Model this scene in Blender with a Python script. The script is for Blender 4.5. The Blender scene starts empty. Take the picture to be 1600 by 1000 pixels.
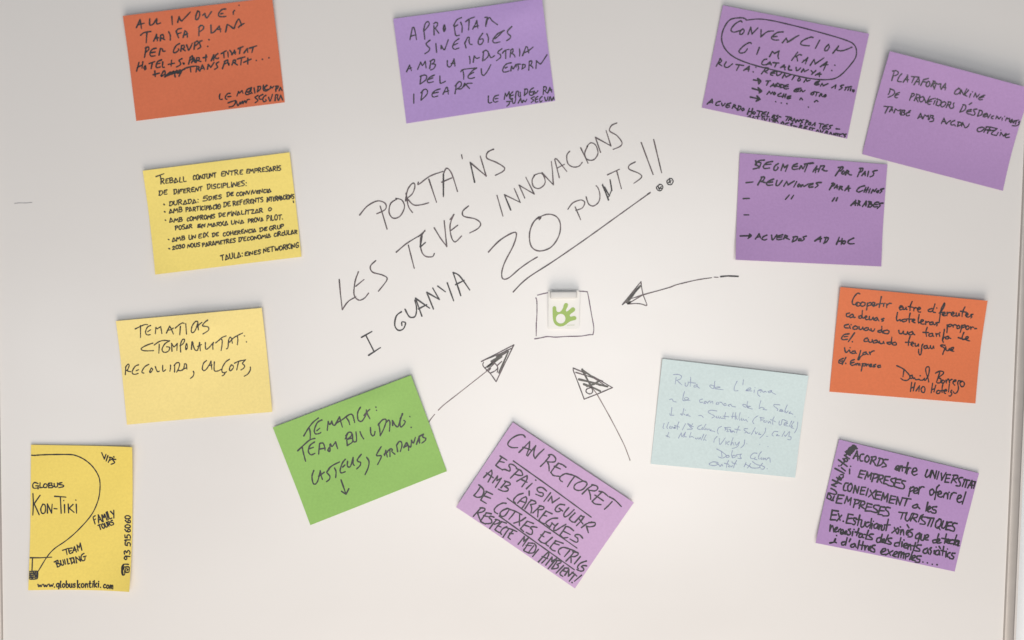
import bpy, bmesh, math, random
from mathutils import Vector, Matrix
from mathutils.geometry import tessellate_polygon
random.seed(7)
scene = bpy.context.scene
COL = scene.collection

# ------------------------------------------------------------------ camera
PITCH, ROLL, DIST, FOCAL = math.radians(3.9), 0.015, 1.25, 43.3
cd = bpy.data.cameras.new('camera'); cam = bpy.data.objects.new('camera', cd); COL.objects.link(cam)
cd.sensor_width = 36; cd.lens = FOCAL; cd.clip_start = 0.05; cd.clip_end = 60
RM = Matrix.Rotation(math.pi / 2 - PITCH, 3, 'X') @ Matrix.Rotation(ROLL, 3, 'Z')
CAMP = Vector((0, -DIST * math.cos(PITCH), DIST * math.sin(PITCH)))
cam.location = CAMP; cam.rotation_euler = RM.to_euler()
cd.dof.use_dof = True; cd.dof.focus_distance = 1.268; cd.dof.aperture_fstop = 1.35
scene.camera = cam

# ------------------------------------------------------------------ light
w = bpy.data.worlds.new('World'); scene.world = w; w.use_nodes = True
bg = w.node_tree.nodes['Background']
bg.inputs[0].default_value = (0.58, 0.78, 1.0, 1); bg.inputs[1].default_value = 0.15
scene.view_settings.view_transform = 'Standard'; scene.view_settings.look = 'None'
scene.view_settings.exposure = 0; scene.view_settings.gamma = 1

def area(name, loc, target, sx, sy, power, col):
    l = bpy.data.lights.new(name, 'AREA'); l.shape = 'RECTANGLE'; l.size = sx; l.size_y = sy
    l.energy = power; l.color = col
    o = bpy.data.objects.new(name, l); COL.objects.link(o); o.location = loc
    o.rotation_euler = (Vector(target) - Vector(loc)).to_track_quat('-Z', 'Y').to_euler()
    return o
area('front_fill', (0.085, -1.6, -0.18), (0.04, 0, -0.03), 1.22, 0.94, 11.4, (1.0, 0.985, 0.965))  # added fill panel behind the camera: brightens the centre, lets the corners fall off
area('key_lamp', (0.10, -2.0, -1.80), (0.0, 0, 0.0), 1.7, 1.0, 27, (1.0, 0.93, 0.86))
area('warm_low_lamp', (0.05, -1.15, -2.0), (0.0, 0, 0.1), 1.6, 0.9, 23, (1.0, 0.85, 0.70))
# windows across the room, whose soft reflections the glossy board shows
area('window_light', (0.28, -3.0, -0.42), (0.05, 0, -0.03), 0.80, 0.95, 6.5, (1.0, 0.99, 0.97))
area('side_window_light', (-1.50, -3.0, -0.47), (-.3, 0, -.05), 0.62, 0.62, 3.2, (0.95, 0.98, 1.0))
area('small_lamp', (-0.90, -3.0, -1.12), (-.2, 0, -.2), 0.36, 0.10, 0.6, (1.0, 0.99, 0.96))

# ------------------------------------------------------------------ pixel rays onto a plane y = -h
def P(X, Y, h=0.0):
    r = RM @ Vector(((X - 800) / 1600 * 36 / FOCAL, -(Y - 500) / 1600 * 36 / FOCAL, -1))
    t = (-h - CAMP.y) / r.y
    return CAMP + r * t

# ------------------------------------------------------------------ materials
def lin(c):
    return tuple(((v / 255) / 12.92 if v / 255 <= .04045 else ((v / 255 + .055) / 1.055) ** 2.4) for v in c)
def mat(name, col, rough=.6, col2=None, nscale=40, bump=0.0, bscale=600, spec=.5, metal=0, detail=4):
    m = bpy.data.materials.new(name); m.use_nodes = True
    nt = m.node_tree; b = nt.nodes['Principled BSDF']
    b.inputs['Roughness'].default_value = rough; b.inputs['Metallic'].default_value = metal
    b.inputs['Specular IOR Level'].default_value = spec
    tc = nt.nodes.new('ShaderNodeTexCoord')
    n = nt.nodes.new('ShaderNodeTexNoise'); n.inputs['Scale'].default_value = nscale; n.inputs['Detail'].default_value = detail
    nt.links.new(tc.outputs['Object'], n.inputs['Vector'])
    r = nt.nodes.new('ShaderNodeValToRGB')
    r.color_ramp.elements[0].position = .3; r.color_ramp.elements[1].position = .7
    c2 = col2 or tuple(v * .95 for v in col)
    r.color_ramp.elements[0].color = (*c2, 1); r.color_ramp.elements[1].color = (*col, 1)
    nt.links.new(n.outputs['Fac'], r.inputs['Fac']); nt.links.new(r.outputs['Color'], b.inputs['Base Color'])
    if bump:
        n2 = nt.nodes.new('ShaderNodeTexNoise'); n2.inputs['Scale'].default_value = bscale; n2.inputs['Detail'].default_value = 3
        nt.links.new(tc.outputs['Object'], n2.inputs['Vector'])
        bp = nt.nodes.new('ShaderNodeBump'); bp.inputs['Strength'].default_value = bump; bp.inputs['Distance'].default_value = .0004
        nt.links.new(n2.outputs['Fac'], bp.inputs['Height']); nt.links.new(bp.outputs['Normal'], b.inputs['Normal'])
    return m
def paper(name, col):
    return mat(name, col, .6, tuple(v * .93 for v in col), 420, .35, 700, .3, 0, 8)
M = {
 'board': mat('whiteboard_enamel', (.735, .705, .68), .2, (.722, .692, .667), 5, 0, 120, .5),
 'rail': mat('satin_aluminium', (.46, .42, .385), .42, (.43, .39, .36), 60, .05, 500, .5, .25),
 'rail_lip': mat('pale_plastic_lip', (.62, .58, .55), .5),
 'wall': mat('white_wall_paint', (.86, .87, .88), .7, (.84, .85, .86), 20, .2, 300),
 'orange': paper('orange_paper', (.71, .18, .07)), 'orange_shaded': paper('shaded_orange_paper', (.66, .165, .075)),  # second orange is darkened: the dimmer light at top left put into its colour
 'purple': paper('purple_paper', (.425, .26, .505)), 'violet': paper('violet_paper', (.43, .285, .59)),
 'lilac': paper('lilac_paper', (.545, .355, .575)),
 'yellow': paper('yellow_paper', (.92, .735, .20)), 'soft_yellow': paper('soft_yellow_paper', (.92, .74, .28)),
 'gold': paper('golden_yellow_paper', (.86, .665, .15)),
 'green': paper('green_paper', (.28, .495, .125)), 'blue': paper('pale_blue_paper', (.61, .715, .715)),
 'ink': mat('black_felt_ink', (.022, .020, .024), .45, (.014, .013, .016), 300),
 'ink_soft': mat('soft_black_felt_ink', (.036, .032, .042), .5, (.018, .016, .02), 260),
 'ink_brown': mat('fine_brown_black_ink', (.040, .033, .022), .5, (.022, .018, .014), 260),
 'ballpoint': mat('blue_grey_ballpoint', (.23, .26, .43), .5, (.34, .40, .50), 380),
 'marker': mat('whiteboard_marker_ink', (.125, .082, .088), .4, (.035, .026, .028), 120, 0, 1, .5, 0, 6),
 'marker_dry': mat('fading_marker_ink', (.25, .18, .17), .4, (.11, .08, .08), 130, 0, 1, .5, 0, 6),
 'marker_faint': mat('faint_grey_marker', (.40, .38, .39), .4, (.26, .25, .26), 150),
 'marker_dark': mat('dense_marker_ink', (.03, .025, .027), .4, (.018, .014, .016), 90),
 'marker_grey': mat('streaky_marker_fill', (.11, .10, .085), .4, (.05, .045, .038), 200),
 'marker_violet': mat('violet_tinged_marker', (.16, .10, .15), .4, (.10, .06, .085), 90),
 'card': mat('white_card', (.80, .78, .74), .5), 'magnet': mat('grey_white_magnet', (.66, .635, .60), .35, (.62, .60, .575), 80),
 'emblem': mat('green_print', (.31, .46, .10), .5), 'caption': mat('pale_green_print', (.52, .56, .38), .5),
}

def smears(m):
    nt = m.node_tree; b = nt.nodes['Principled BSDF']
    tc = nt.nodes.new('ShaderNodeTexCoord'); mp = nt.nodes.new('ShaderNodeMapping'); mp.inputs['Scale'].default_value = (3, 3, 11); mp.inputs['Rotation'].default_value = (0, .5, 0)
    n = nt.nodes.new('ShaderNodeTexNoise'); n.inputs['Scale'].default_value = 2.2; n.inputs['Detail'].default_value = 4; n.inputs['Distortion'].default_value = .3
    r = nt.nodes.new('ShaderNodeMapRange'); r.inputs['From Min'].default_value = .3; r.inputs['From Max'].default_value = .7; r.inputs['To Min'].default_value = .195; r.inputs['To Max'].default_value = .245
    nt.links.new(tc.outputs['Object'], mp.inputs['Vector']); nt.links.new(mp.outputs['Vector'], n.inputs['Vector'])
    nt.links.new(n.outputs['Fac'], r.inputs['Value']); nt.links.new(r.outputs['Result'], b.inputs['Roughness'])
smears(M['board'])

# ------------------------------------------------------------------ mesh helpers
def link(name, verts, faces, m, parent=None, smooth=False):
    me = bpy.data.meshes.new(name); me.from_pydata(verts, [], faces); me.update()
    if smooth:
        for p in me.polygons: p.use_smooth = True
    me.materials.append(m)
    o = bpy.data.objects.new(name, me); COL.objects.link(o)
    if parent: o.parent = parent
    return o
def box(name, lo, hi, m, parent=None, bevel=0.0, seg=3):
    bm = bmesh.new(); bmesh.ops.create_cube(bm, size=1)
    for v in bm.verts:
        v.co = Vector([lo[i] + (v.co[i] + .5) * (hi[i] - lo[i]) for i in range(3)])
    if bevel: bmesh.ops.bevel(bm, geom=bm.edges[:], offset=bevel, segments=seg, profile=.5, affect='EDGES')
    me = bpy.data.meshes.new(name); bm.to_mesh(me); bm.free()
    for p in me.polygons: p.use_smooth = bool(bevel)
    me.materials.append(m); o = bpy.data.objects.new(name, me); COL.objects.link(o)
    if parent: o.parent = parent
    return o
def tag(o, label, cat, group=None):
    o['label'] = label; o['category'] = cat
    if group: o['group'] = group

# ------------------------------------------------------------------ pen strokes
def catmull(p, closed=False):
    n = len(p)
    if n < 3: return p
    out = []
    g = (lambda i: p[i % n]) if closed else (lambda i: p[max(0, min(n - 1, i))])
    for i in range(n if closed else n - 1):
        a, b, c, d = g(i - 1), g(i), g(i + 1), g(i + 2)
        L = math.dist(b, c); k = 6 if L > 0 else 1
        for j in range(k):
            t = j / k
            out.append(tuple(.5 * (2 * b[q] + (c[q] - a[q]) * t + (2 * a[q] - 5 * b[q] + 4 * c[q] - d[q]) * t * t
                      + (3 * b[q] - a[q] - 3 * c[q] + d[q]) * t ** 3) for q in (0, 1)))
    if not closed: out.append(p[-1])
    return out
def chaikin(p, it=2):
    for _ in range(it):
        if len(p) < 3: return p
        q = [p[0]]
        for i in range(len(p) - 1):
            a, b = p[i], p[i + 1]
            f = .12 if _ == 0 else .25
            if i > 0: q.append((a[0] + (b[0] - a[0]) * f, a[1] + (b[1] - a[1]) * f))
            if i < len(p) - 2: q.append((a[0] + (b[0] - a[0]) * (1 - f), a[1] + (b[1] - a[1]) * (1 - f)))
        q.append(p[-1]); p = q
    return p
def resample(p, step):
    out = [p[0]]
    for a, b in zip(p, p[1:]):
        L = math.dist(a, b); k = max(1, int(L / step))
        for j in range(1, k + 1): out.append((a[0] + (b[0] - a[0]) * j / k, a[1] + (b[1] - a[1]) * j / k))
    return out
def parse(s):
    res = []
    for part in s.split(';'):
        part = part.strip()
        if not part: continue
        sm = part[0] == '~'
        res.append((sm, [tuple(float(v) for v in t.split(',')) for t in part.lstrip('~').split()]))
    return res

class Pen:
    """collects ribbons in photo pixels; `place` lays a pixel point on the surface written on"""
    def __init__(self, place, width):
        self.place, self.w, self.v, self.f, self.k, self.fm, self.mi = place, width, [], [], 0, [], 0
    def stroke(self, pts, smooth=False, width=None):
        wd = (width or self.w)
        p = [pts[0]]
        for q in pts[1:]:
            if math.dist(p[-1], q) > 1e-4: p.append(q)
        if len(p) == 1: p.append((p[0][0] + wd * .25, p[0][1] + wd * .1))
        p = catmull(p) if smooth else chaikin(p)
        p = resample(p, 5.0)
        q = [p[0]]
        for a in p[1:]:
            if math.dist(q[-1], a) > .12: q.append(a)
        p = q if len(q) > 1 else p[:2]
        n = len(p); self.k += 1
        lift = .00010 + .000004 * (self.k % 25)
        ph, fr = random.random() * 6.3, .5 + random.random()
        L = []; R = []
        for i in range(n):
            a, b = p[max(0, i - 1)], p[min(n - 1, i + 1)]
            dx, dy = b[0] - a[0], b[1] - a[1]; l = math.hypot(dx, dy) or 1
            t = i / max(1, n - 1)
            hw = wd * .5 * (1 + .13 * math.sin(ph + fr * i)) * (1.06 - .2 * t)
            nx, ny = -dy / l * hw, dx / l * hw
            L.append((p[i][0] + nx, p[i][1] + ny)); R.append((p[i][0] - nx, p[i][1] - ny))
        def cap(c, e, sgn):
            r = (e[0] - c[0], e[1] - c[1]); out = []
            for k in range(1, 4):
                an = sgn * math.pi * k / 4
                out.append((c[0] + r[0] * math.cos(an) - r[1] * math.sin(an), c[1] + r[0] * math.sin(an) + r[1] * math.cos(an)))
            return out
        base = len(self.v)
        ring = L + cap(p[-1], L[-1], -1) + R[::-1] + cap(p[0], R[0], -1)
        for c in ring: self.v.append(self.place(c[0], c[1], lift))
        m = len(ring)
        for i in range(n - 1):
            self.f.append((base + i, base + i + 1, base + n + 3 + (n - 2 - i), base + n + 3 + (n - 1 - i)))
        self.f.append(tuple(base + j for j in range(n - 1, n + 4)))
        self.f.append(tuple(base + j for j in list(range(2 * n + 2, m)) + [0]))
        self.fm += [self.mi] * (len(self.f) - len(self.fm))
    def draw(self, s, crop, width=None):
        ox, oy, sc = crop
        for sm, pts in parse(s):
            self.stroke([(ox + x / sc, oy + y / sc) for x, y in pts], sm, width)
    def build(self, name, m, parent=None):
        ms = m if isinstance(m, list) else [m]
        o = link(name, self.v, self.f, ms[0], parent)
        for x in ms[1:]: o.data.materials.append(x)
        if len(ms) > 1: o.data.polygons.foreach_set('material_index', self.fm)
        return o

# ------------------------------------------------------------------ a single-line hand alphabet (cap height 10, baseline 0)
G = {
'A': "0,0 1.6,5 4,10;4,10 5.6,5 7.5,0;1.3,3.4 6.8,3.9", 'B': "1,10 .6,0;~.6,9.6 4.5,10 5.8,8 4.2,5.8 1,5.2;~1,5.2 5.6,5 6.6,2.4 4.4,.2 .5,.2",
'C': "~6.6,9.2 4.2,10 1.4,7.6 .4,4.2 1.6,.9 4,.1 6.8,1.6", 'Ç': "~6.6,9.2 4.2,10 1.4,7.6 .4,4.2 1.6,.9 4,.1 6.8,1.6;~3.6,0 4.6,-1.4 2.8,-2.4",
'D': "1,10 .7,0;~0,9.7 3.8,9.8 7,6.6 6.4,2.4 3.4,.2 .4,.1", 'E': "6,9.8 .9,9.6 .6,.2 6.4,.4;.8,5.2 5,5.5",
'F': "6.4,10 1,9.6 .7,0;.8,5.3 5,5.8", 'G': "~6.6,9 4.2,10 1.2,7.4 .5,3.6 2,.5 4.6,.1 6.6,1.9 6.6,4.4;6.8,4.4 3.9,4.3",
'H': "1,10 .6,0;6.6,10 6.4,0;.8,4.9 6.5,5.4", 'I': "1,10 .8,0", 'J': "~4.6,10 4.5,3 3.4,.4 1.4,.1 .2,1.8;1.6,10 7,10", 'K': "1,10 .7,0;6.4,10 1,4.6 6.8,0",
'L': "1,10 .6,.2 5.8,.4", 'M': "0,0 1.2,10 4.2,3.4 7.2,10 8.6,0", 'N': "0,0 .9,9.8 6,.4 6.8,10",
'O': "~3.6,9.9 1.1,8 .4,4.4 1.7,.7 4.2,.1 6.6,2.8 6.7,6.6 5,9.4 3.2,9.9", 'P': "1,9.8 .6,0;~.2,9.4 4.2,10 6.2,7.8 4.6,5.2 .9,4.6",
'Q': "~3.6,9.9 1.1,8 .4,4.4 1.7,.7 4.2,.1 6.6,2.8 6.7,6.6 5,9.4 3.2,9.9;4.2,2.4 7.4,-1", 'R': "1,9.8 .6,0;~.2,9.4 4,10 6,7.9 4.4,5.5 1,5;2.4,5 6.8,0",
'S': "~6,9.3 3.6,10 1,8.2 1.8,6 4.8,4.6 5.8,2.4 3.8,.3 .3,.6", 'T': "0,9.5 7,10;3.6,9.8 3.2,0", 'U': "~.8,10 .6,4 1.6,.7 3.9,.1 6,2 6.4,6;6.4,10 6.4,5",
'V': "0,10 3.3,0 6.8,10", 'W': "0,10 2.2,0 4.8,7 7,0 9.2,10", 'X': "0,10 6.4,0;6.4,10 0,0", 'Y': "0,10 3.2,5;6.8,10 2,0", 'Z': "0,9.8 6.4,10 .2,.2 6.8,.4",
'Ï': "1,8.2 .8,0;-.6,10.6;2.6,10.8", 'É': "6,9.8 .9,9.6 .6,.2 6.4,.4;.8,5.2 5,5.5;3,11.4 5.4,13.4", 'Í': "1,10 .8,0;1,11.6 3.4,13.6", 'À': "0,0 1.6,5 4,10;4,10 5.6,5 7.5,0;1.3,3.4 6.8,3.9;2.5,13.6 4,11.8",
'a': "~4.8,4.8 2.6,5.6 .6,4 .5,1.4 2,.1 4,1.4 4.9,4.6;~5,5.4 4.8,1.6 5.5,.2 6.8,1", 'à': "~4.8,4.8 2.6,5.6 .6,4 .5,1.4 2,.1 4,1.4 4.9,4.6;~5,5.4 4.8,1.6 5.5,.2 6.8,1;1.8,9 3.6,7",
'b': "1,10 .6,.4;~.7,3.4 2.6,5.5 4.8,4.4 4.8,1.4 2.8,0 .7,.9", 'c': "~4.8,4.9 2.8,5.6 .7,3.9 .6,1.5 2.4,.1 5,1",
'd': "~4.6,4.6 2.6,5.5 .6,3.8 .6,1.3 2.2,.1 4.2,1.4 4.9,4;~5.4,10 5,3 5.4,.3 6.4,.8", 'e': "~.7,2.8 4.2,3.2 4.6,4.8 2.9,5.6 .9,4.2 .5,1.8 2.2,.1 5.2,1.1",
'è': "~.7,2.8 4.2,3.2 4.6,4.8 2.9,5.6 .9,4.2 .5,1.8 2.2,.1 5.2,1.1;1.6,9 3.4,7", 'f': "~5,9.2 3.4,10 2.4,8 2.2,3 2,-2 1,-3.8;.2,5.2 4.6,5.6",
'g': "~4.8,4.8 2.6,5.6 .6,4 .7,1.6 2.4,.4 4.2,1.6 4.9,4.8;~5,5.4 4.8,-1 3.6,-3.6 1.2,-3.6", 'h': "1,10 .7,0;~.8,3 2.8,5.5 4.6,4.4 4.7,0", 'i': "1,5.4 .9,.2;1.2,8;",
'j': "~2,5.4 2,-1.5 1,-3.6 -.4,-3.4;2.2,8", 'k': "1,10 .7,0;4.8,5.6 1,2.6 5,0", 'l': "~1.2,10 .8,3 1,.5 2.2,.3", 'm': "1,5.4 .7,0;~.8,3.2 2.4,5.5 3.8,4.4 3.8,0;~3.8,3.2 5.6,5.5 7,4.4 7.1,0",
'n': "1,5.4 .7,0;~.8,3.2 2.8,5.5 4.6,4.4 4.7,0", 'o': "~2.6,5.6 .8,4.4 .5,1.8 2,.1 4.2,.8 5,3.2 4.2,5.2 2.4,5.6", 'p': "1,5.4 .5,-3.8;~.9,3.6 2.8,5.6 4.8,4.4 4.7,1.4 2.8,0 .8,1",
'q': "~4.8,4.8 2.6,5.6 .6,4 .7,1.4 2.4,.1 4.2,1.6 4.9,4.8;5,5.4 4.5,-3.8", 'r': "1,5.4 .7,0;~.8,3 2.4,5.2 4.4,5.3", 's': "~4.4,4.9 2.6,5.6 1,4.5 2,3.2 4,2.2 3.8,.6 2,0 .2,.7",
't': "~2,9 1.6,3 2,.5 3.6,.3 4.4,1;.2,5.6 4.4,6", 'u': "~.8,5.4 .7,1.4 2,.1 4,1.4 4.6,5.2;4.7,5.4 4.9,.1", 'v': "0,5.4 2.2,0 4.8,5.6", 'w': "0,5.4 1.6,.1 3.4,4.6 5,.1 6.8,5.6",
'x': "0,5.4 4.8,0;4.8,5.6 0,0", 'y': "~.5,5.4 1,2 2.6,1 4.2,2.4;5,5.6 1.8,-3.8", 'z': ".4,5.2 4.4,5.4 .4,.2 4.8,.4",
'0': "~3.2,9.9 1,8 .5,4.4 1.5,.7 3.8,.1 5.6,2.8 5.8,6.6 4.6,9.4 3,9.9", '1': ".4,7 2.4,10 2.2,0", '2': "~.6,7.8 2.6,10 5,8.4 3.6,4.6 .4,.4;.4,.4 5.8,.6",
'3': "~.6,9.2 3.4,10 4.8,8 2.4,5.6 5,3.6 4.4,.8 2,0 .2,1", '5': "5.4,9.8 1.4,9.6 1,5.6;~1,5.6 4,6 5.4,3.4 4,.5 .4,.3", '6': "~4.8,9.8 1.6,7 .6,3 2,.2 4.4,.8 5,3.4 3,5 .9,3.4",
'9': "~4.8,7.4 3,10 .8,8.4 1,6 3,5.4 4.8,7.6;4.9,8 4.2,0", '.': ".5,.4", ':': ".8,1.2;1.1,7", ',': "~1,1 1,-.6 -.2,-2.6", '-': "0,4.4 4,4.8", "'": "1,10.4 .6,7.6", '"': "1.2,9 0,2;4,9.4 2.8,2.4",
'!': "1.6,10.4 1,3;.8,.3", '(': "~3,11 .8,7 .6,2 2,-2", ')': "~.6,11 2.4,7 2,2 .2,-2", '/': "3.4,11 0,-1", '·': ".6,2.4 1.2,2.8", '>': "0,4.6 9,4.8;5.4,8 9.4,4.8 5,1.4", 'E/': "",
}
# the round, hurried hand of the thick black notes
SEG = {'E': "~6.8,9.6 3.6,9.4 .8,6.6 .7,2.6 2.8,.2 6.6,.8;.9,5 5.2,5.6", 'R': "1,9.4 .2,0;~.8,6.5 3,10 5,9 4.6,6.4 2.4,4.8;~2.8,5 4.6,2 7.4,.6", 'O': "~2,8 .8,4 2.2,.5 5.2,2 5.6,6.4 3.4,9 1.6,7.6",
 'A': "0,0 1.8,6 4.2,9.8;4.2,9.8 4.8,5 5.2,0;1,2.8 7,4.6", 'N': "0,0 1,8.6 4.6,1.2;4.6,1.2 6,6 8,10", 'D': "1.6,9.6 .2,0;~.4,8.8 4.4,9.6 6.4,6.4 4.4,2 .4,.2", 'U': "~.8,9 .8,2.4 2.4,.3 4.8,3 6.6,9.4", 'S': "~6.4,10 2.6,8.6 1.6,6.4 4.6,4.6 4.2,1.8 .2,-.6", 'G': "~5.6,10 2,7 .6,3 2,.3 5,1 5.6,4.2 2.8,4.4"}
# the small neat hand of the yellow note (A like a delta)
TRE = {'A': "~0,0 1.4,5 2.6,9 4.6,5 6,.8;0,.2 3,.6 6.6,1.8", 'C': "~5.4,8 2.4,8.6 .8,5 1.2,1 4,.2 6,1.6", 'I': "1,7 .9,0;1,10", 'D': "1,9 .7,0;~0,9.2 5,9.4 6,4.4 3,.2 0,.1", 'E': "5.8,9.4 1,9 .8,.4 6,.8;.8,5 4.6,5.4"}
ADV = {}
def glyph_list(txt, style):
    x = 0; out = []
    for ch in txt:
        if ch in ' _': x += 5 if ch == ' ' else 2.2; continue
        s = (style or {}).get(ch) or G.get(ch)
        st = parse(s); xs = [q[0] for _, pp in st for q in pp]
        out.append((x - min(0, min(xs)), st)); x += max(max(xs), 1.2) + 1.9
    return out, max(x - 1.9, 1)
def write(pen, lines, crop, style=None, slant=0.0, jit=1.0):
    ox, oy, sc = crop
    for line in lines.strip().split('\n'):
        line = line.strip()
        if not line: continue
        txt, nums = line.rsplit('|', 1)
        x0, y0, x1, y1, h = [float(v) for v in nums.split()]
        gl, W = glyph_list(txt, style)
        L = math.hypot(x1 - x0, y1 - y0); d = ((x1 - x0) / L, (y1 - y0) / L); u = (d[1], -d[0])
        if len(txt) == 1 and txt in "I·.i'": kx = h / 10
        else: kx = L / W
        for gx, st in gl:
            js, jb, jr = 1 + random.uniform(-.07, .07) * jit, random.uniform(-.35, .35) * jit, random.uniform(-.06, .06) * jit
            for sm, pp in st:
                q = []
                for x, y in pp:
                    yy = y * js + jb + x * jr + random.uniform(-.12, .12) * jit
                    xx = gx + x + (slant - jr) * y * (h / 10) / max(kx, .01) + random.uniform(-.12, .12) * jit
                    X = x0 + d[0] * xx * kx + u[0] * yy * h / 10; Y = y0 + d[1] * xx * kx + u[1] * yy * h / 10
                    q.append((ox + X / sc, oy + Y / sc))
                pen.stroke(q, sm)

# ------------------------------------------------------------------ setting: wall and whiteboard
XL = (P(0, 600).x + P(5, 1000).x) / 2; XR = (P(1582, 600).x + P(1566, 1000).x + P(1591, 500).x) / 3
ZT, ZB = .50, -.52
wall = box('wall', (-3, .035, -2.2), (3, .12, 2.2), M['wall']); wall['kind'] = 'structure'
board = bpy.data.objects.new('whiteboard', None); COL.objects.link(board); board.location = (0, 0, 0)
tag(board, 'large white magnetic whiteboard covered with coloured notes and marker writing', 'whiteboard')
box('panel', (XL - .004, 0, ZB - .004), (XR + .004, .016, ZT + .004), M['board'], board)
def rail(lo, hi):
    r = box('frame_rail', lo, hi, M['rail'], board, .0022, 3); return r
RW, RP = .0105, .0028
r1 = rail((XR, -RP, ZB - RW), (XR + RW, .022, ZT + RW)); box('rail_lip', (XR + RW + .0003, -RP + .0015, ZB - RW), (XR + RW + .0025, .0215, ZT + RW), M['rail_lip'], r1)
r2 = rail((XL - RW, -RP, ZB - RW), (XL, .022, ZT + RW)); box('rail_lip', (XL - RW - .0025, -RP + .0015, ZB - RW), (XL - RW - .0003, .0215, ZT + RW), M['rail_lip'], r2)
rail((XL + .0002, -RP, ZT), (XR - .0002, .022, ZT + RW)); rail((XL + .0002, -RP, ZB - RW), (XR - .0002, .022, ZB))

onboard = lambda x, y, l: P(x, y, l + .0001)
C6, C7 = (500, 180, 2.5), (740, 170, 3.2265)
def word(crop, w, thin, hard='', hw=2.5, name='heading_word'):
    p = Pen(onboard, w)
    if thin: p.draw(thin, crop)
    p.mi = 1
    if hard: p.draw(hard, crop, hw)
    return p.build(name, [M['marker'], M['marker_dark']], board)
word(C6, 2.1, """~155,390 185,355 225,335 255,345 255,368 222,385;235,355 262,445;~300,328 276,345 270,380 285,402 312,395 330,360 320,332 296,325;
~334,335 343,290 362,266 371,275 362,305 340,325;~340,325 365,350 395,350 425,342;~336,305 345,355 361,380;~384,262 386,270 430,238 480,220;425,250 455,340;
482,318 482,300;~482,230 495,207 515,230 537,298;475,262 515,245;553,155 556,170;587,185 649,238;649,238 626,160;~678,133 655,145 652,168 690,185 720,205 714,220 685,235""", "482,312 482,230;604,262 587,185", 2.7)
word(C6, 2.1, "75,642 80,700 87,760;~87,760 110,728 140,710;~150,612 137,650 133,700 150,722 172,716 190,695;140,668 172,642;~218,568 197,590 205,613 245,625 262,642 228,688")
word(C6, 2.1, """~298,535 340,500 390,470;345,508 368,598;~410,450 393,480 395,525 410,550 438,553 447,540;385,474 410,452;446,440 470,480 495,513;495,513 485,412;
~522,388 508,430 513,475 528,495 553,472;508,408 524,388;512,450 538,430;~580,355 558,375 562,395 605,405 627,422 618,442 585,460""", "392,515 412,497;391,514 399,472", 2.5)
word(C7, 1.9, """118,437 148,542;155,433 235,472;235,472 205,402;258,450 229,385;229,385 306,430;306,430 263,345;~308,335 295,360 302,392 330,402 358,380 358,350 340,325 305,335;
345,322 375,355 402,383;402,383 398,320 392,266;432,347 409,256;~409,256 420,255 470,316;420,300 458,280;~485,214 470,235 475,275 500,293 530,290 548,270;540,197 577,275;
~575,188 560,225 572,255 605,257 627,225 615,183 590,172 570,192;640,220 614,144;614,144 692,187;692,187 668,110;~722,72 695,85 686,112 722,135 748,170 738,190 703,205""", "187,510 155,433", 2.4)
word(C7, 2.2, "~75,722 130,665 195,626 216,632 200,690 158,772 142,825 148,857 178,852 230,808 280,772 322,747;~330,545 300,575 282,630 290,692 330,717 390,698 430,640 437,580 415,542 370,532 318,553;~325,553 340,548 330,560", name='heading_number')
word(C7, 1.9, "~475,507 500,475 540,460 560,472 548,500 515,512;512,495 540,560;~567,443 580,480 605,490 630,470 637,440 630,405 618,388;675,333 735,305;722,315 745,403;~815,268 785,285 785,305 832,325 847,345 808,376", "680,460 650,380;650,385 678,452 695,412;697,412 688,358;660,395 685,440", 2.2)
word(C6, 2.4, '', "162,868 203,845;180,862 212,925;190,938 236,908", 2.4)
word(C6, 2.4, '', "~318,768 298,785 292,820 305,840 325,835 334,812 320,808 320,822;~332,758 350,788 372,785 377,752 370,722;398,785 373,715;373,715 428,754;385,757 417,740;443,757 417,692;417,692 466,720;466,720 440,675;460,668 490,690;497,655 522,725;550,705 520,615;~520,615 545,628 585,683;530,662 564,645", 2.4)
for bar, cx, cy, dots in (("845,170 905,332", 938, 397, "930,390 936,408 946,392;934,398 948,402"), ("908,155 948,323", 990, 367, "983,372 996,362;988,360 992,374")):
    word(C7, 2.1, bar, f"~{cx},{cy-15} {cx-15},{cy-3} {cx-10},{cy+13} {cx+6},{cy+15} {cx+16},{cy} {cx+10},{cy-14} {cx-2},{cy-16};" + dots, 1.95, 'exclamation_mark')
p = Pen(onboard, 2.0); p.draw("~200,923 270,855 400,770 560,660 720,545 890,423", C7); p.draw("878,431 890,423", C7, 2.6); p.build('underline', M['marker'], board)

CA, CB, CC, CX = (640, 520, 6.25), (860, 550, 5.2625), (950, 410, 6.957), (820, 440, 10)
def arrow(dry, dark, grey, crop, ws):
    a = Pen(onboard, ws[0]); a.draw(dry, crop); o = a.build('marker_arrow', M['marker_dry'], board)
    a = Pen(onboard, ws[1]); a.draw(dark, crop); a.build('arrowhead', M['marker'], o)
    a = Pen(onboard, ws[2]); a.draw(grey, crop); a.build('arrowhead_shading', M['marker_grey'], o)
    return o
arrow("185,875 215,832 245,797;~280,757 340,700 500,575 750,378", "702,280 1018,118;1018,118 930,300 845,478;~845,478 790,400 735,345 715,315 722,288;740,342 860,250 945,190;705,276 880,205 1000,150;880,402 945,270 1005,148;~800,275 840,305 862,345 855,388;~785,395 830,375 858,350;855,320 900,280;750,372 830,300;790,350 765,378",
      "820,270 950,185;850,235 955,170;875,390 965,180;760,335 900,235;800,280 890,225", CA, (1.5, 1.8, 3.0))
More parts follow.
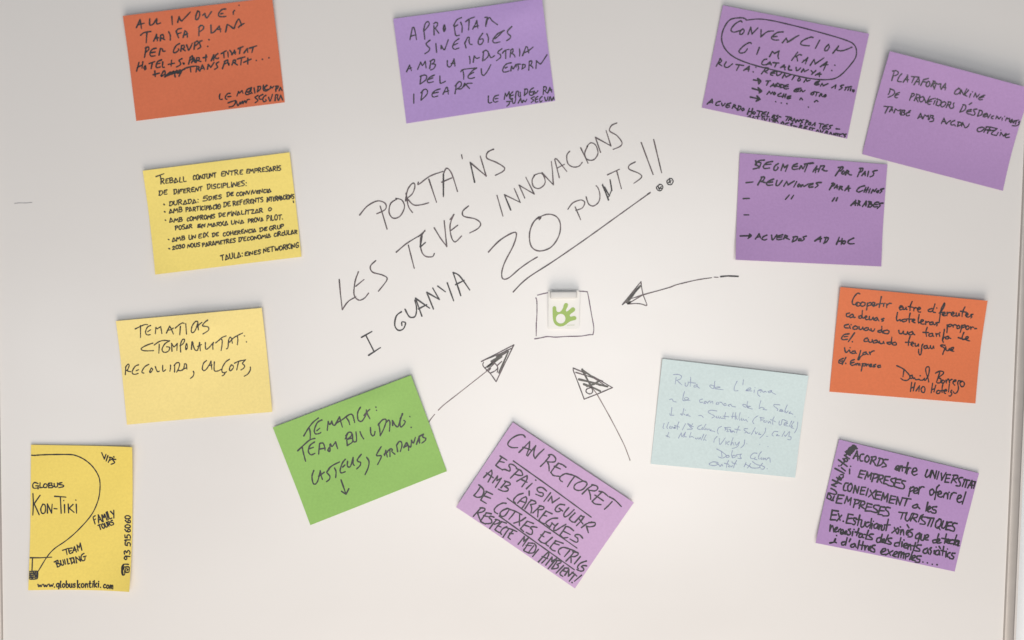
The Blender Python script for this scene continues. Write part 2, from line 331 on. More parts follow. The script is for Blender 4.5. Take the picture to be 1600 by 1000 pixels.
arrow("385,350 470,500 545,640 610,770 655,890;652,880 654,892;340,290 390,355", "187,132 350,200 510,293;510,293 400,340 278,388;278,388 230,260 187,150 187,132;262,145 360,215 465,285;210,168 330,205 430,240;~345,290 300,305 295,330 325,345 348,325 330,280 ",
      "262,145 305,230 345,295;235,225 320,245 470,285;275,265 345,290 410,322;380,262 470,285;300,280 360,265 405,235;400,270 450,278;265,150 350,208", CB, (1.5, 1.9, 3.2))
o = arrow("~385,350 660,275 740,245 880,210 1000,185 1125,167", "155,460 260,330 358,210;358,210 362,250 380,350 422,455;~422,455 415,470 370,455 300,447 215,455;215,450 310,395 385,350;160,455 215,415;385,350 300,380 240,395;~390,350 660,275 740,245 880,210 1000,185 1125,167;1155,161 1198,162",
      "205,420 270,340 350,255;215,425 285,330 355,255;190,430 235,375;220,445 245,430", CC, (1.5, 1.7, 3.8))
a = Pen(onboard, 2.6); a.draw("1225,155 1300,147 1415,152", CC); a.build('arrow_tail', M['marker_dark'], o)
a = Pen(onboard, 2.2); a.draw("195,435 260,350 352,258;205,440 230,448;225,400 335,275;160,457 200,425", CC); a.build('arrowhead_shading', M['marker_dark'], o)
a = Pen(onboard, 1.7); a.draw("200,212 275,192 355,175;~840,152 900,152 960,160 985,190 1040,500 1078,720 1065,830;~155,895 250,880 350,860 480,868 650,858 880,852 1000,832 1065,830;180,640 178,850;~172,250 188,310 190,480 182,650", CX); a.build('drawn_box', M['marker_violet'], board)
a = Pen(onboard, 1.1); a.draw("~23,317.8 30,317.1 40,317.2 50,316.2", (0, 0, 1)); a.build('pen_mark', M['marker_faint'], board)

# ------------------------------------------------------------------ notes
def note(mname, crop, corners, label, lift=(.0035, .0), sag=.0, bump=.0022, curl=(0, 0, 0, 0), skew=.5, gap=.0004):
    """corners TL TR BR BL in the zoomed pixels; lift (top, bottom) off the board; curl = extra at the four corners"""
    ox, oy, sc = crop
    q = [(ox + x / sc, oy + y / sc) for x, y in corners]
    w1, w2, w3 = [random.uniform(0, 6.28) for _ in range(3)]
    def h(u, v):      # u left-right, v bottom-top
        z = gap + lift[0] * v ** 2.2 + lift[1] * (1 - v) ** 2.5
        z += bump * math.exp(-((u - skew) ** 2) / .025 - (v - .9) ** 2 / .02)
        cs = ((1 - u) ** 3 * v ** 3, u ** 3 * v ** 3, u ** 3 * (1 - v) ** 3, (1 - u) ** 3 * (1 - v) ** 3)
        z += .00035 * (1.6 + math.sin(6.5 * u + w1) * math.cos(4.2 * v + w2) + .6 * math.sin(9 * v - 5 * u + w3))
        return z + sum(a * b for a, b in zip(curl, cs)) + sag * (4 * u * (1 - u) - .5) * v
    hc = [h(0, 1), h(1, 1), h(1, 0), h(0, 0)]
    K = [P(*q[i], hc[i]) for i in range(4)]
    cen = (K[0] + K[1] + K[2] + K[3]) / 4; cen.y = 0
    def S(u, v, up):
        a = K[3] * (1 - u) * (1 - v) + K[2] * u * (1 - v) + K[1] * u * v + K[0] * (1 - u) * v
        return Vector((a.x - cen.x, -h(u, v) - up, a.z - cen.z))
    nx, ny = 30, 22
    verts = [S(i / nx, j / ny, .00028) for j in range(ny + 1) for i in range(nx + 1)]
    nb = len(verts); verts += [S(i / nx, j / ny, 0) for j in range(ny + 1) for i in range(nx + 1)]
    faces = []; I = lambda i, j: j * (nx + 1) + i
    for j in range(ny):
        for i in range(nx):
            f = (I(i, j), I(i + 1, j), I(i + 1, j + 1), I(i, j + 1)); faces.append(f); faces.append(tuple(nb + k for k in f[::-1]))
    bl = [I(i, 0) for i in range(nx)] + [I(nx, j) for j in range(ny)] + [I(i, ny) for i in range(nx, 0, -1)] + [I(0, j) for j in range(ny, 0, -1)]
    r0 = len(verts); verts += [verts[k].copy() for k in bl] + [verts[nb + k].copy() for k in bl]; m = len(bl)
    for k in range(m): faces.append((r0 + k, r0 + m + k, r0 + m + (k + 1) % m, r0 + (k + 1) % m))
    o = link('sticky_note', verts, faces, M[mname], None, True); o.location = cen
    me = o.data                                       # crisp paper edge
    for e in me.polygons[2 * nx * ny:]: e.use_smooth = False
    tag(o, label, 'sticky note', 'coloured notes stuck on the whiteboard')
    def place(X, Y, l):
        u = v = .5
        for _ in range(7):
            fx = q[3][0] * (1 - u) * (1 - v) + q[2][0] * u * (1 - v) + q[1][0] * u * v + q[0][0] * (1 - u) * v - X
            fy = q[3][1] * (1 - u) * (1 - v) + q[2][1] * u * (1 - v) + q[1][1] * u * v + q[0][1] * (1 - u) * v - Y
            ax = (q[2][0] - q[3][0]) * (1 - v) + (q[1][0] - q[0][0]) * v; ay = (q[2][1] - q[3][1]) * (1 - v) + (q[1][1] - q[0][1]) * v
            bx = (q[0][0] - q[3][0]) * (1 - u) + (q[1][0] - q[2][0]) * u; by = (q[0][1] - q[3][1]) * (1 - u) + (q[1][1] - q[2][1]) * u
            det = ax * by - ay * bx
            u -= (fx * by - fy * bx) / det; v -= (ax * fy - ay * fx) / det
        u = min(.997, max(.003, u)); v = min(.997, max(.003, v))
        return S(u, v, .00028 + l)
    return o, place
def words(o, place, crop, width, ink, text, name='handwriting', style=None, slant=0.0, extra='', jit=1.0):
    pn = Pen(place, width)
    if text: write(pn, text, crop, style, slant, jit)
    if extra: pn.draw(extra, crop)
    return pn.build(name, M[ink], o)

# traced by hand: (zoomed window, pen strokes in that window)
def trace(o, place, width, ink, sets, name='handwriting'):
    pn = Pen(place, width)
    for t in sets: pn.draw(t[1], t[0], t[2] if len(t) > 2 else None)
    return pn.build(name, M[ink], o)

# 1 orange, top left
c = (180, 0, 5); a, b, d = (200, 0, 7.692), (310, 0, 7.692), (335, 125, 13.333)
n, pl = note('orange_shaded', c, ((60, 125), (1226, -18), (1325, 800), (165, 945)), 'orange note with a scribbled-out word, in dimmer light at the top left of the board', (.006, .0), bump=.002, skew=.45)
trace(n, pl, 2.5, 'ink', [(a, """100,330 145,235;145,235 155,290 160,340;125,295 195,278;~262,225 262,298 305,285 348,222 345,285 392,275;530,200 535,295;600,268 618,205;~618,205 640,250 665,240 755,148;~845,135 825,180 818,230 840,235 865,190 862,145 840,135;
~150,420 190,390 275,375;225,390 215,510;305,490 340,410;340,410 350,485;320,460 365,450;385,485 390,420;~390,420 420,415 425,450 400,460;~400,455 425,465 440,475;~488,380 505,420 505,478;580,380 605,450;~575,380 600,350 645,340;592,405 640,390;660,445 685,370;~685,370 705,385 712,445;672,420 715,405;850,425 855,330;~850,330 880,305 910,318 900,350 865,375;
195,685 215,560;~205,575 240,560 245,590 215,620;~335,575 285,590 260,640 275,670 325,665;280,628 325,620;370,655 385,580;~385,580 410,585 415,610 445,610;~615,520 575,545 545,600 550,630 580,620 605,595 600,580;630,610 640,540;~640,545 665,540 675,565 650,580;650,580 685,605;~700,535 715,570 725,600 745,570 770,515;790,585 800,510;~795,510 830,490 840,515 805,545;~885,485 855,500 865,540 870,560 835,585;970,472 972,476;955,553 957,556;
100,850 128,745;175,738 165,815;118,800 170,778;~205,785 190,810 200,832 212,820 208,790;250,760 320,735;290,750 275,820;~400,715 350,740 335,790 345,810 385,800;345,765 385,755;~415,740 412,800 435,805;480,770 555,755;520,720 515,790;~645,700 610,720 625,745 625,775 580,800;~660,752 672,758 668,768 660,758;725,765 745,680;~740,690 770,665 770,695 745,720;760,750 790,690;790,690 800,745;770,730 805,720;815,745 822,690;~822,690 850,690 850,715 830,722;830,722 875,735;900,690 945,680;935,655 930,730;
300,895 375,875;320,850 325,915;~690,815 740,800 815,788;745,800 752,860;815,860 825,795;~825,795 850,800 845,825;840,825 860,850;860,850 890,775;890,775 915,830;870,825 910,810"""),
 (b, """55,185 82,165;~82,165 92,208 112,208 160,140;~330,108 285,115 245,160 250,195 290,200 330,195;~268,168 285,160 298,162;~435,125 420,140 420,170;488,62 490,66;150,300 152,390;~152,390 180,385 215,350;215,350 250,310;250,310 265,380;230,350 270,345;325,380 345,285 385,315;~385,312 425,340 440,300 470,240 490,232 510,280 518,305;~480,325 510,298 550,280;
150,725 180,655;180,655 180,720;160,700 190,690;~230,640 205,660 200,690 225,700 240,690;270,640 330,605;300,625 305,690;350,620 355,680;~375,600 395,630 400,655 430,600;430,600 440,645;415,630 445,622;475,580 535,555;500,575 490,640;545,630 585,575;585,575 590,625;610,575 700,545;655,565 640,625;
105,825 115,770;115,770 145,805;145,805 185,745;~240,740 210,760 220,785 225,805 190,830;285,820 315,735;~310,735 345,715 345,745 305,765;~352,752 364,760 362,778 354,762;400,775 415,720;~415,720 440,715 440,740 420,745;420,745 465,775;~465,705 510,690 555,680;515,690 505,775;540,745 630,705;590,695 590,765;693,722 696,724;766,708 769,710;845,690 848,692""")])
trace(n, pl, 2.3, 'ink', [(d, """~115,285 105,340 115,400 165,400;~330,275 280,280 230,340 235,390 265,400;280,345 345,340;470,330 500,240;500,240 520,270;520,270 575,215;575,215 595,275;~770,155 690,190 650,260 660,300 700,300 760,280;680,250 760,230;720,270 750,170;~750,170 770,180 755,235 790,275;825,165 845,270;895,245 915,130;~900,135 955,130 955,190 900,240;~1020,100 1020,200 1070,230 1160,180;1010,180 1090,100;~1100,110 1050,150 1060,200 1130,190;1160,180 1170,130;1170,130 1200,165;1200,165 1240,125;1280,235 1290,120;~1275,130 1330,125 1310,175 1270,190;1350,220 1375,150;1375,150 1410,220;
290,475 400,435 440,430;~440,430 430,500 380,550 310,565;~460,445 480,510 500,535 540,460;550,500 590,440;590,440 600,495;~600,490 640,430 660,480 690,410 735,405;~910,320 860,350 850,370 900,410 900,440 850,475;~1010,300 950,330 930,370 950,400 1000,400;~1075,320 1030,350 1010,410 1040,455 1080,430 1070,405;~1130,360 1150,420 1170,430 1210,300;1265,430 1275,310;~1275,310 1320,310 1310,370;~1310,370 1330,420 1340,425;1340,425 1380,320;1380,320 1425,420""")], 'signature')
trace(n, pl, 2.6, 'ink', [(a, "~395,905 430,845 445,880 400,915;440,920 520,850 470,905 560,840 510,900 600,830 540,895 640,825 580,890 670,820 600,885 680,815;450,900 560,870 660,835;500,890 600,850 680,830;560,900 565,922;610,910 640,860;460,910 530,880 620,860")], 'scribble')

# 2 bluish purple, top centre
c = (600, 0, 5); a, b = (630, 20, 6.6667), (740, 20, 6.6667)
n, pl = note('violet', c, ((72, 147), (1234, -15), (1337, 788), (175, 965)), 'bluish purple note with thin dark writing, alone at the top middle of the board', (.0035, .0), bump=.002, curl=(0, .004, 0, 0), skew=.85)
trace(n, pl, 2.15, 'ink_soft', [(a, """70,275 95,155;~95,155 110,150 125,200 138,275;80,240 135,225;225,270 215,180;~212,185 230,110 260,90 270,120 225,180;322,225 320,130;~318,110 345,95 360,115 340,150 322,160;335,160 372,208;~430,120 418,150 425,190 440,165 432,125 424,150 430,180;545,225 530,130;~525,130 560,70 610,45;535,140 570,120;~545,225 560,235 585,228;~600,95 615,140 612,200;~650,90 690,60 745,40;~688,70 685,130 682,175;725,165 755,110;755,110 768,75;768,75 778,155;735,145 785,130;
~280,280 240,315 250,340 275,365 265,395 225,422;340,315 348,408;395,370 395,335;~395,335 420,375 435,372 470,275;~580,265 535,300 515,350 535,375 580,362;530,330 570,312;655,360 640,300;~640,320 670,255 690,255 685,285;~685,285 695,320 718,325;
35,610 65,540;65,540 85,600;45,585 85,570;150,585 180,510;~180,510 195,540 205,540 230,500;230,500 238,570;275,575 290,495;~280,500 320,480 325,505 300,530;~300,530 335,535 320,575 285,592;~460,495 460,540 475,560 500,545 530,475;530,475 540,550;500,525 540,520;~690,450 697,490 695,525;730,510 740,445;~740,445 765,470 795,460;
175,740 185,660;~175,660 220,645 245,660 230,700 175,740;~325,645 275,670 250,710 270,725 312,715;265,690 310,675;~382,655 385,725 405,728 440,710;~600,610 630,585 760,570;~620,590 630,640 630,688;~765,570 720,600 680,650 680,675 710,680 745,668;690,640 735,615;
110,845 110,940;185,905 200,815;~185,830 220,795 250,805 245,850 185,910;~385,790 330,810 300,850 315,875 360,865;315,835 365,825;415,845 445,780;~445,780 460,775 470,845;425,825 475,810;540,840 555,740;~540,760 580,715 605,725 600,760 560,790 545,800;~570,790 610,785 640,730;640,730 690,785;~625,770 665,735 718,730"""),
 (b, """~120,45 145,45 130,90 128,140;~130,120 150,60 170,48 195,80 250,120;~95,210 55,270 50,315 75,325 100,295 98,268 68,272;~140,215 155,260 152,305;~320,180 250,215 205,270 205,300 230,308 275,298;~222,265 260,235 300,195;~400,138 355,185 360,215 385,235 380,260 345,285;
95,495 105,400;~95,405 130,385 155,410 150,450 110,490;~160,420 175,455 190,460 220,440;~295,370 260,395 255,415 280,430 280,460 240,492;~300,415 330,385 370,375;335,390 335,470;380,455 390,380;~385,385 410,370 410,400 395,415;~395,415 420,430 432,455;~478,370 482,410 478,445;510,440 545,350;~545,350 560,350 575,410;~525,410 570,390 620,350;
~80,580 85,630 105,648 140,610 180,535;~395,515 340,530 305,580 310,610 345,610 370,600;330,570 352,560;~388,600 396,550 412,580 440,535 445,560;~430,550 450,530 490,530;~462,540 470,570 462,592;505,580 515,530;~505,535 535,535 535,560 500,582;575,595 580,500;~580,500 605,495 605,520 590,545;~590,540 610,555 618,570;650,575 655,495;~655,495 690,525 710,515 765,430""")])
trace(n, pl, 2.1, 'ink', [(b, """~155,865 155,930 175,938 190,930;~260,855 220,870 205,910 225,930 255,920;225,895 255,890;320,900 330,835;330,835 345,870;345,870 370,820;370,820 375,890;~410,820 385,850 385,900 410,895;385,865 415,855;435,880 445,820;~445,820 465,815 465,850;465,850 475,875;485,825 490,875;530,860 535,790;~530,795 560,795 560,830 530,858;~625,780 595,800 580,840 600,860 640,840;595,825 615,820;620,850 630,815;~630,815 650,835 670,810;725,850 730,765;~730,770 755,770 755,800 735,810;740,810 770,840;775,830 795,775;795,775 815,825;780,810 815,800;
345,925 395,920;~375,925 370,950 345,975;~400,890 410,940 430,935 440,890;465,940 490,890;490,890 500,935;510,935 515,905 540,930 555,900;~630,875 600,890 625,910 600,935;~670,870 645,890 645,930 670,925;645,905 668,898;~715,870 690,895 695,930 715,915;~740,880 750,915 765,910 775,875;785,915 795,870 805,890 810,915;815,915 835,870 842,905;820,900 842,895""")], 'signature')

# 3 purple with a loop round its title
c = (1090, 0, 4.546); a, b, d, e = (1120, 20, 9.0917), (1230, 40, 9.0917), (1100, 85, 9.0917), (1210, 110, 9.0917)
n, pl = note('purple', c, ((180, 38), (1218, 240), (1062, 985), (30, 765)), 'purple note whose heading is ringed with a hand-drawn oval loop', (.0035, .0005), bump=.0012, skew=.5)
trace(n, pl, 2.3, 'ink', [(a, """~360,130 335,115 270,150 215,210 205,250 240,272 300,260 350,240;~370,225 335,260 330,300 360,300 390,260 375,225;445,305 482,205;482,205 500,300;500,300 585,212;~630,240 625,340;~625,340 690,285 740,262 805,258;~940,272 860,280 785,335 780,365 820,385 880,385;795,340 855,335;930,425 985,360;~985,360 1010,410 1040,400 1095,365;
~490,435 465,420 390,460 330,520 315,550 345,570 400,555 435,510;605,490 568,588;750,620 790,545;790,545 820,575;820,575 885,540;~885,540 870,610 880,648"""),
 (b, """~0,235 70,190 165,138;~365,168 330,165 240,200 190,245 215,275 315,285;462,205 402,320;~590,265 545,310 535,350 570,350 600,300 585,265;650,390 730,290;~730,290 710,345 780,355 850,335 920,305;65,490 150,375;205,415 175,405 120,440;~120,430 140,450 150,498;215,520 295,450;295,450 260,540;235,490 285,490;330,560 385,475;385,475 400,540;400,540 525,455;475,580 570,510;570,510 520,630;500,560 585,550;680,557 683,560;637,632 640,635"""),
 (d, """175,165 235,55;~225,60 250,80 235,110 200,120;200,120 255,160;~315,105 290,150 300,175 340,180 405,132;455,140 565,155;505,145 462,225;565,225 645,165;645,165 632,235;590,210 645,205;737,180 740,183;700,245 703,248""")])
trace(n, pl, 2.35, 'ink', [(a, "~710,655 670,665 640,710 655,735 700,735;705,735 755,695;755,695 775,740;725,725 775,720;800,705 885,710;850,710 825,765;910,775 960,735;960,735 970,805;930,765 980,765;~1030,745 1020,800 1065,805;635,865 700,780;~690,775 735,785 720,815 675,825;675,825 720,855;~835,830 775,845 765,875 800,885;780,855 825,855;~855,835 855,885 890,880 925,850;935,920 965,865;965,865 985,910;985,910 1060,870"),
 (b, "~35,575 20,615 30,628 70,630;~130,590 135,635 165,625 195,595;205,655 235,610;235,610 250,650;250,650 305,620;345,635 365,660;410,635 350,690;405,700 470,660;470,660 460,720;425,690 490,685;~0,720 60,690;110,705 70,765;~175,735 155,765 165,785 190,765 180,738;240,800 270,755;270,755 285,785;285,785 330,770;~465,785 410,800 395,830 420,840 460,830;415,815 450,812;475,855 500,815;500,815 515,850;515,850 585,820;635,880 695,840;695,840 685,890;~805,840 765,850 765,865 785,880 740,910;820,915 850,870;~830,875 920,860;865,915 885,870;900,920 910,880;~930,910 955,915 945,940 930,925"),
 (d, "885,375 950,370;920,375 890,435;945,455 990,410;990,410 1000,455;960,440 1005,435;1010,455 1025,415 1040,425 1025,440 1060,455;895,565 930,520;930,520 950,560;950,560 975,530;~1005,535 985,555 1000,570 1018,550 1000,535;45,705 115,635;115,635 120,690;75,685 125,672;~235,665 185,680 165,715 185,725 215,720;~250,690 260,730 280,720 300,695;~380,690 330,705 310,740 330,755 365,745;325,725 365,720;400,765 425,710;~425,710 450,725 430,740;430,740 460,770;470,790 500,730;~490,730 525,745 510,780 475,795;~560,765 535,780 545,800 570,785 560,762;615,850 645,765;690,770 665,860;630,815 680,810;~705,815 690,835 705,850 730,830 710,812;755,800 830,815;790,810 770,865;~885,815 830,835 815,870 835,880 865,875;835,845 875,850;~915,825 890,880 925,885;~960,900 985,865 1010,870 970,895 990,910;~1050,865 1030,880 1045,905 1015,920;1065,885 1090,890;615,895 650,870;650,870 655,900;~705,885 685,900 695,912 720,910;735,885 790,880;765,885 755,930;825,890 820,940;~850,900 865,945 895,910;930,915 925,960;975,960 1000,900;960,930 1040,950;1000,970 1020,910 1050,970"),
 (e, "~200,200 150,215 135,245 160,260 200,255;150,230 200,228;20,225 45,180;~45,180 75,195 70,225;85,240 100,195;~95,195 135,205 125,235 85,240;~380,250 320,255 280,290 300,300 345,295;305,275 355,270;365,300 385,265 405,305 440,280;~555,305 520,325 535,345 565,325 550,305;570,300 640,310;610,305 590,360;640,365 660,325;~660,325 680,335 665,350 690,370;~730,340 705,360 715,375 740,355 728,340;~95,320 50,345 60,365 100,365;115,380 135,330;165,335 150,385;120,360 160,358;~235,360 190,370 180,395 205,400 235,390;185,380 225,378;360,415 380,385 400,415;570,445 600,420 620,440;18,442 22,445;97,460 100,463;178,470 182,473;482,520 485,524;160,655 240,665;200,660 160,715;195,715 225,670;~225,670 245,685 220,695;220,695 245,720;255,725 280,685;280,685 295,730;300,740 325,695 340,735 365,700;~415,700 375,715 395,735 365,755;430,775 460,705;~450,710 480,725 440,745;~500,740 480,765 505,775 515,745 500,738;530,785 575,745;575,745 570,790;635,755 700,765;660,765 640,825;~760,770 700,790 680,825 700,835 745,825;700,805 745,800;~820,780 780,790 795,815 760,840;875,830 925,835;~115,730 90,755 100,775 130,755 118,732;~200,745 155,760 150,785 190,785;~255,750 225,765 245,780 225,795;270,790 315,800;340,825 370,775;~365,775 390,790 360,805;360,805 390,830;~465,795 420,810 415,845 465,850;425,825 455,825;~510,810 490,835 505,850;500,815 570,825;545,825 525,865;590,875 615,840 625,880;~650,850 655,890 695,855;710,905 735,860;~735,860 755,875 735,890;735,890 755,910;775,915 800,875 810,920;830,930 845,890 860,930 880,895;870,895 930,905;900,900 885,945;~975,900 925,915 920,945 960,950;~1020,905 985,915 1005,935 985,955")])
s = Pen(pl, 2.2); s.draw("~345,140 332,130 300,126 230,140 185,205 172,280 200,350 270,410 400,460 600,510 800,555 940,562 1020,530 1110,430 1130,370 1110,315 1040,280 850,225 650,175 520,145 430,135 345,143", c); s.build('outline_loop', M['ink'], n)
for t in ("705,358 810,375;765,340 815,375 780,415;770,350 775,400", "690,480 820,518;770,470 825,518 785,545;775,490 790,530", "660,603 800,635;755,590 800,635 740,662;765,610 755,650;770,625 780,640"):
    trace(n, pl, 2.9, 'ink', [(d, t)], 'arrow')

# 4 purple overhanging the frame
c = (1340, 70, 4.1654); a, b = (1375, 100, 10), (1480, 120, 9.0917)
n, pl = note('purple', c, ((210, 42), (1132, 286), (945, 950), (30, 712)), 'purple note overhanging the right frame, tilted, near the top right corner', (.016, .0006), bump=.001, curl=(-.004, .001, 0, .001), gap=.0008)
trace(n, pl, 2.15, 'ink', [(a, """195,250 215,170 230,105;~205,105 260,100 295,130 270,165 215,180;~350,145 310,190 285,250 300,265 350,270;375,275 420,210 440,165;~440,165 440,220 440,275;400,235 460,240;500,190 620,200;545,200 510,285;545,315 585,250 615,205;~615,205 625,260 622,315;575,265 630,275;650,325 690,240;690,240 765,220;680,270 730,275;~765,265 735,300 735,335 765,345 790,310 780,270 760,265;810,345 850,260;~840,260 870,270 860,300 835,310;835,310 850,355;860,380 890,295;~890,295 920,310 960,300;~960,310 955,350 970,385;970,390 1000,340 1030,300;1030,300 1030,400;990,355 1040,365;
~175,375 165,430 145,465;~175,380 230,400 245,440 210,480 140,510;~320,435 270,455 250,490 260,515 290,515;260,480 310,465;480,555 520,450;~515,450 550,455 550,480 505,510;555,560 600,460;~590,460 640,480 630,510 580,520;580,520 615,580;~690,500 640,520 640,565 670,580 705,545 700,505 680,500;~705,515 725,560 740,595 800,495;~855,530 790,555 765,595 780,620 810,615;780,580 830,570;880,560 860,615;880,525 883,528;915,530 918,533;915,570 895,630;~905,540 970,560 970,600 940,640 895,630;~1030,580 990,590 970,630 990,660 1030,640 1050,600 1030,580;
80,650 215,660;145,660 95,760;165,735 205,675;205,675 210,725;175,710 215,705;235,750 260,690;260,690 300,720;300,720 340,700;340,700 330,770;345,785 370,710;~360,710 410,715 385,745;~385,745 410,765 390,785 345,785;~485,745 440,755 430,790 450,800 480,790;470,730 500,715;610,840 655,760;655,760 680,845;625,820 685,815;690,845 720,785;720,785 760,810;~760,800 780,795 775,860;790,855 820,790;~810,790 855,800 830,830;~830,830 860,845 850,880 795,890;980,920 1020,835;1020,835 1050,920;990,890 1050,885"""),
 (b, """~5,425 25,380 40,350;~30,345 70,355 60,385 30,385;~40,385 60,430 80,440 110,420 105,380 115,360;~185,160 140,180 115,220 130,240 175,230 195,185 165,155;195,235 205,180;205,180 245,250;245,250 285,165;~310,185 270,235 260,250 295,270;345,235 328,285;368,208 371,211;390,280 410,225;410,225 430,285;430,285 470,240;~545,255 490,275 460,305 480,320 515,315;480,290 530,280;
200,490 245,395;~240,385 280,400 275,450 240,480 200,490;330,385 365,360;~365,455 315,465 295,490 310,515 350,520;310,485 360,480;~440,450 395,455 400,480 415,505 400,535 360,530;450,545 480,470;~470,465 515,480 505,530 450,550;~585,510 545,520 530,550 550,560 580,550;540,538 575,530;590,520 600,575;600,575 635,525;~680,545 650,560 650,580 670,585;710,585 725,550;725,550 755,590;755,590 785,560;805,575 800,610;835,552 838,555;850,610 870,570 885,590 910,575 905,625;~945,595 915,620 920,640;930,640 945,605 965,650 985,615;970,615 1040,605;1005,615 995,660;~1070,625 1035,635 1050,655 1010,685 950,682;
~70,610 30,635 10,662;~130,610 85,630 70,660 90,675 125,670 135,690;165,695 185,630;~170,630 215,640 215,670 165,695;225,690 240,640;240,640 275,715;~275,715 310,700 335,660;~520,705 460,720 450,755 480,770 525,750 550,715 520,705;545,775 580,705;580,700 650,705;560,745 640,740;595,790 630,715;~640,705 735,725;~735,725 700,750 655,790 665,810 720,822;600,755 690,750;750,780 725,825;785,745 788,748;775,825 790,780;790,780 825,830;825,830 865,790;~910,800 865,815 850,840 870,852 915,845""")])

# 5 yellow, crowded with bullet lines
c = (210, 230, 4.763)
n, pl = note('yellow', c, ((62, 175), (1155, 38), (1243, 815), (155, 948)), 'yellow note crowded with small bulleted lines of writing', (.003, .0), bump=.0016, curl=(0, 0, .003, .006), skew=.5)
words(n, pl, c, 1.95, 'ink_brown', """T|168 278 232 262 72
REBALL|192 274 385 255 38.6
CONJUNT|435 245 610 222 33.6
ENTRE|645 218 805 200 35.3
EMPRESARIS|830 195 1090 172 33.6
DE|178 357 240 350 31.9
DIFERENT|290 350 505 324 33.6
DISCIPLINES:|540 312 830 288 35.3
DURADA:|255 437 470 412 33.6
5|505 402 540 397 37
DIES|550 394 645 380 28.6
DE|685 367 735 360 29.4
CONVIVENCIA|755 364 1015 334 26.9
AMB|255 490 350 480 31.9
PARTICIPACIO|378 480 635 455 31.9
DE|660 444 712 436 31.9
REFERENTS|730 436 955 406 31.9
INTERNACIONS|980 407 1185 380 31.9
AMB|258 560 352 550 31.9
COMPROMIS|385 550 595 528 30.2
DE|625 520 670 513 29.4
FINALITZAR|685 513 952 485 30.2
O|992 475 1015 472 23.5
POSAR|300 617 425 600 30.2
EN|465 601 520 595 30.2
MARXA|540 594 690 578 30.2
UNA|715 576 810 565 28.6
PROVA|840 563 955 548 30.2
PILOT.|980 549 1100 535 35.3
AMB|278 702 370 690 30.2
UN|398 686 450 678 28.6
EIX|470 679 545 668 31.9
DE|575 668 620 660 30.2
COHERENCIA|655 663 900 630 28.6
DE|928 628 985 620 28.6
GRUP|1000 618 1108 600 28.6
2030|278 763 368 748 25.2
NOUS|390 750 480 738 27.7
PARAMETRES|500 740 745 708 28.6
D'ECONOMIA|770 703 1010 670 28.6
CIRCULAR|1035 666 1210 642 28.6
TAULA:|640 847 800 815 37
EINES|815 810 935 792 28.6
NETWORKING|958 786 1222 745 34""", style=TRE, slant=.12, jit=1.6, extra="1180,400 1183,412;600,425 628,440;466,595 515,575;470,580 500,600")
s = Pen(pl, 2.3)
s.draw("215,424 220,428;219,479 224,482;224,541 229,544;247,686 253,688;252,754 258,757", c); s.build('bullets', M['ink_brown'], n)

# 6 purple, list of dashes
c = (1130, 230, 5); a, b = (1150, 240, 6.6667), (1265, 240, 6.6667)
n, pl = note('purple', c, ((130, 45), (1282, 135), (1235, 932), (97, 880)), 'purple note with a list of dashes and wide gap, below the two top right notes', (.0012, .0035), bump=.0006, curl=(0, 0, .001, .003))
trace(n, pl, 2.6, 'ink', [(a, """~295,68 240,75 200,115 225,125 240,145 180,160;205,75 215,120;~230,90 260,100 240,150;~380,82 320,95 285,135 300,155 350,150;300,115 365,110;~440,105 405,130 395,165 415,175 440,150 435,140;470,175 490,110;490,110 505,145;505,145 540,120;540,120 515,185;~640,105 600,120 585,150 600,165 640,160;605,135 640,132;660,160 680,120 695,165 720,120;710,110 800,95;745,110 715,190;
230,325 275,245;~265,245 300,245 285,280 260,290;~265,290 300,300 320,305;~395,265 345,285 320,315 340,330 385,325;345,300 385,295;~430,280 420,325 445,330 485,280;500,340 530,290;530,290 545,325;545,325 610,285;635,290 605,348;~660,315 645,335 655,345 675,325;680,345 695,320 710,345 755,315;~800,320 765,330 765,350 800,350
;520,475 560,430;580,470 605,432;"""),
 (b, """0,105 40,100;35,190 75,130;75,130 60,200;45,170 90,160;90,190 115,130;~115,130 155,130 130,165;~130,165 160,180 185,180;270,230 330,140;~300,145 350,140 330,175 300,185;~355,180 335,200 350,215 370,190;375,220 390,175;~390,175 410,185 395,200;~395,200 420,220 440,222;500,240 540,150;~520,155 555,155 545,185 515,195;545,230 580,185;580,185 580,230;555,215 585,210;615,185 605,235;~705,175 660,185 670,205 660,230 630,242;
0,350 40,345;~40,310 0,315;~125,300 70,305 90,330 60,355;210,375 250,305;~235,310 265,315 250,335 225,345;260,360 290,325;290,325 290,365;270,350 300,345;310,375 320,340;~320,340 345,345 325,355;325,355 345,378;370,385 410,335;410,335 410,390;380,370 430,360;~575,335 525,350 495,385 515,400 555,385;570,400 590,350;615,350 590,405;575,380 610,375;620,405 635,365;645,410 665,370 675,400 700,365;~715,385 700,400 715,405 725,385;~775,365 740,375 755,390 735,410;
240,495 265,460;280,490 295,458;435,540 485,485;485,485 480,540;450,525 500,515;505,540 520,490;~515,490 530,500 515,515;515,515 530,540;555,550 595,495;595,495 590,545;570,530 600,525;615,555 630,500;~620,500 650,505 630,525;~630,525 660,530 640,555 610,555;~725,505 690,510 670,545 685,555 710,550;690,530 715,528;~770,515 730,520 740,540 710,570;
""")])
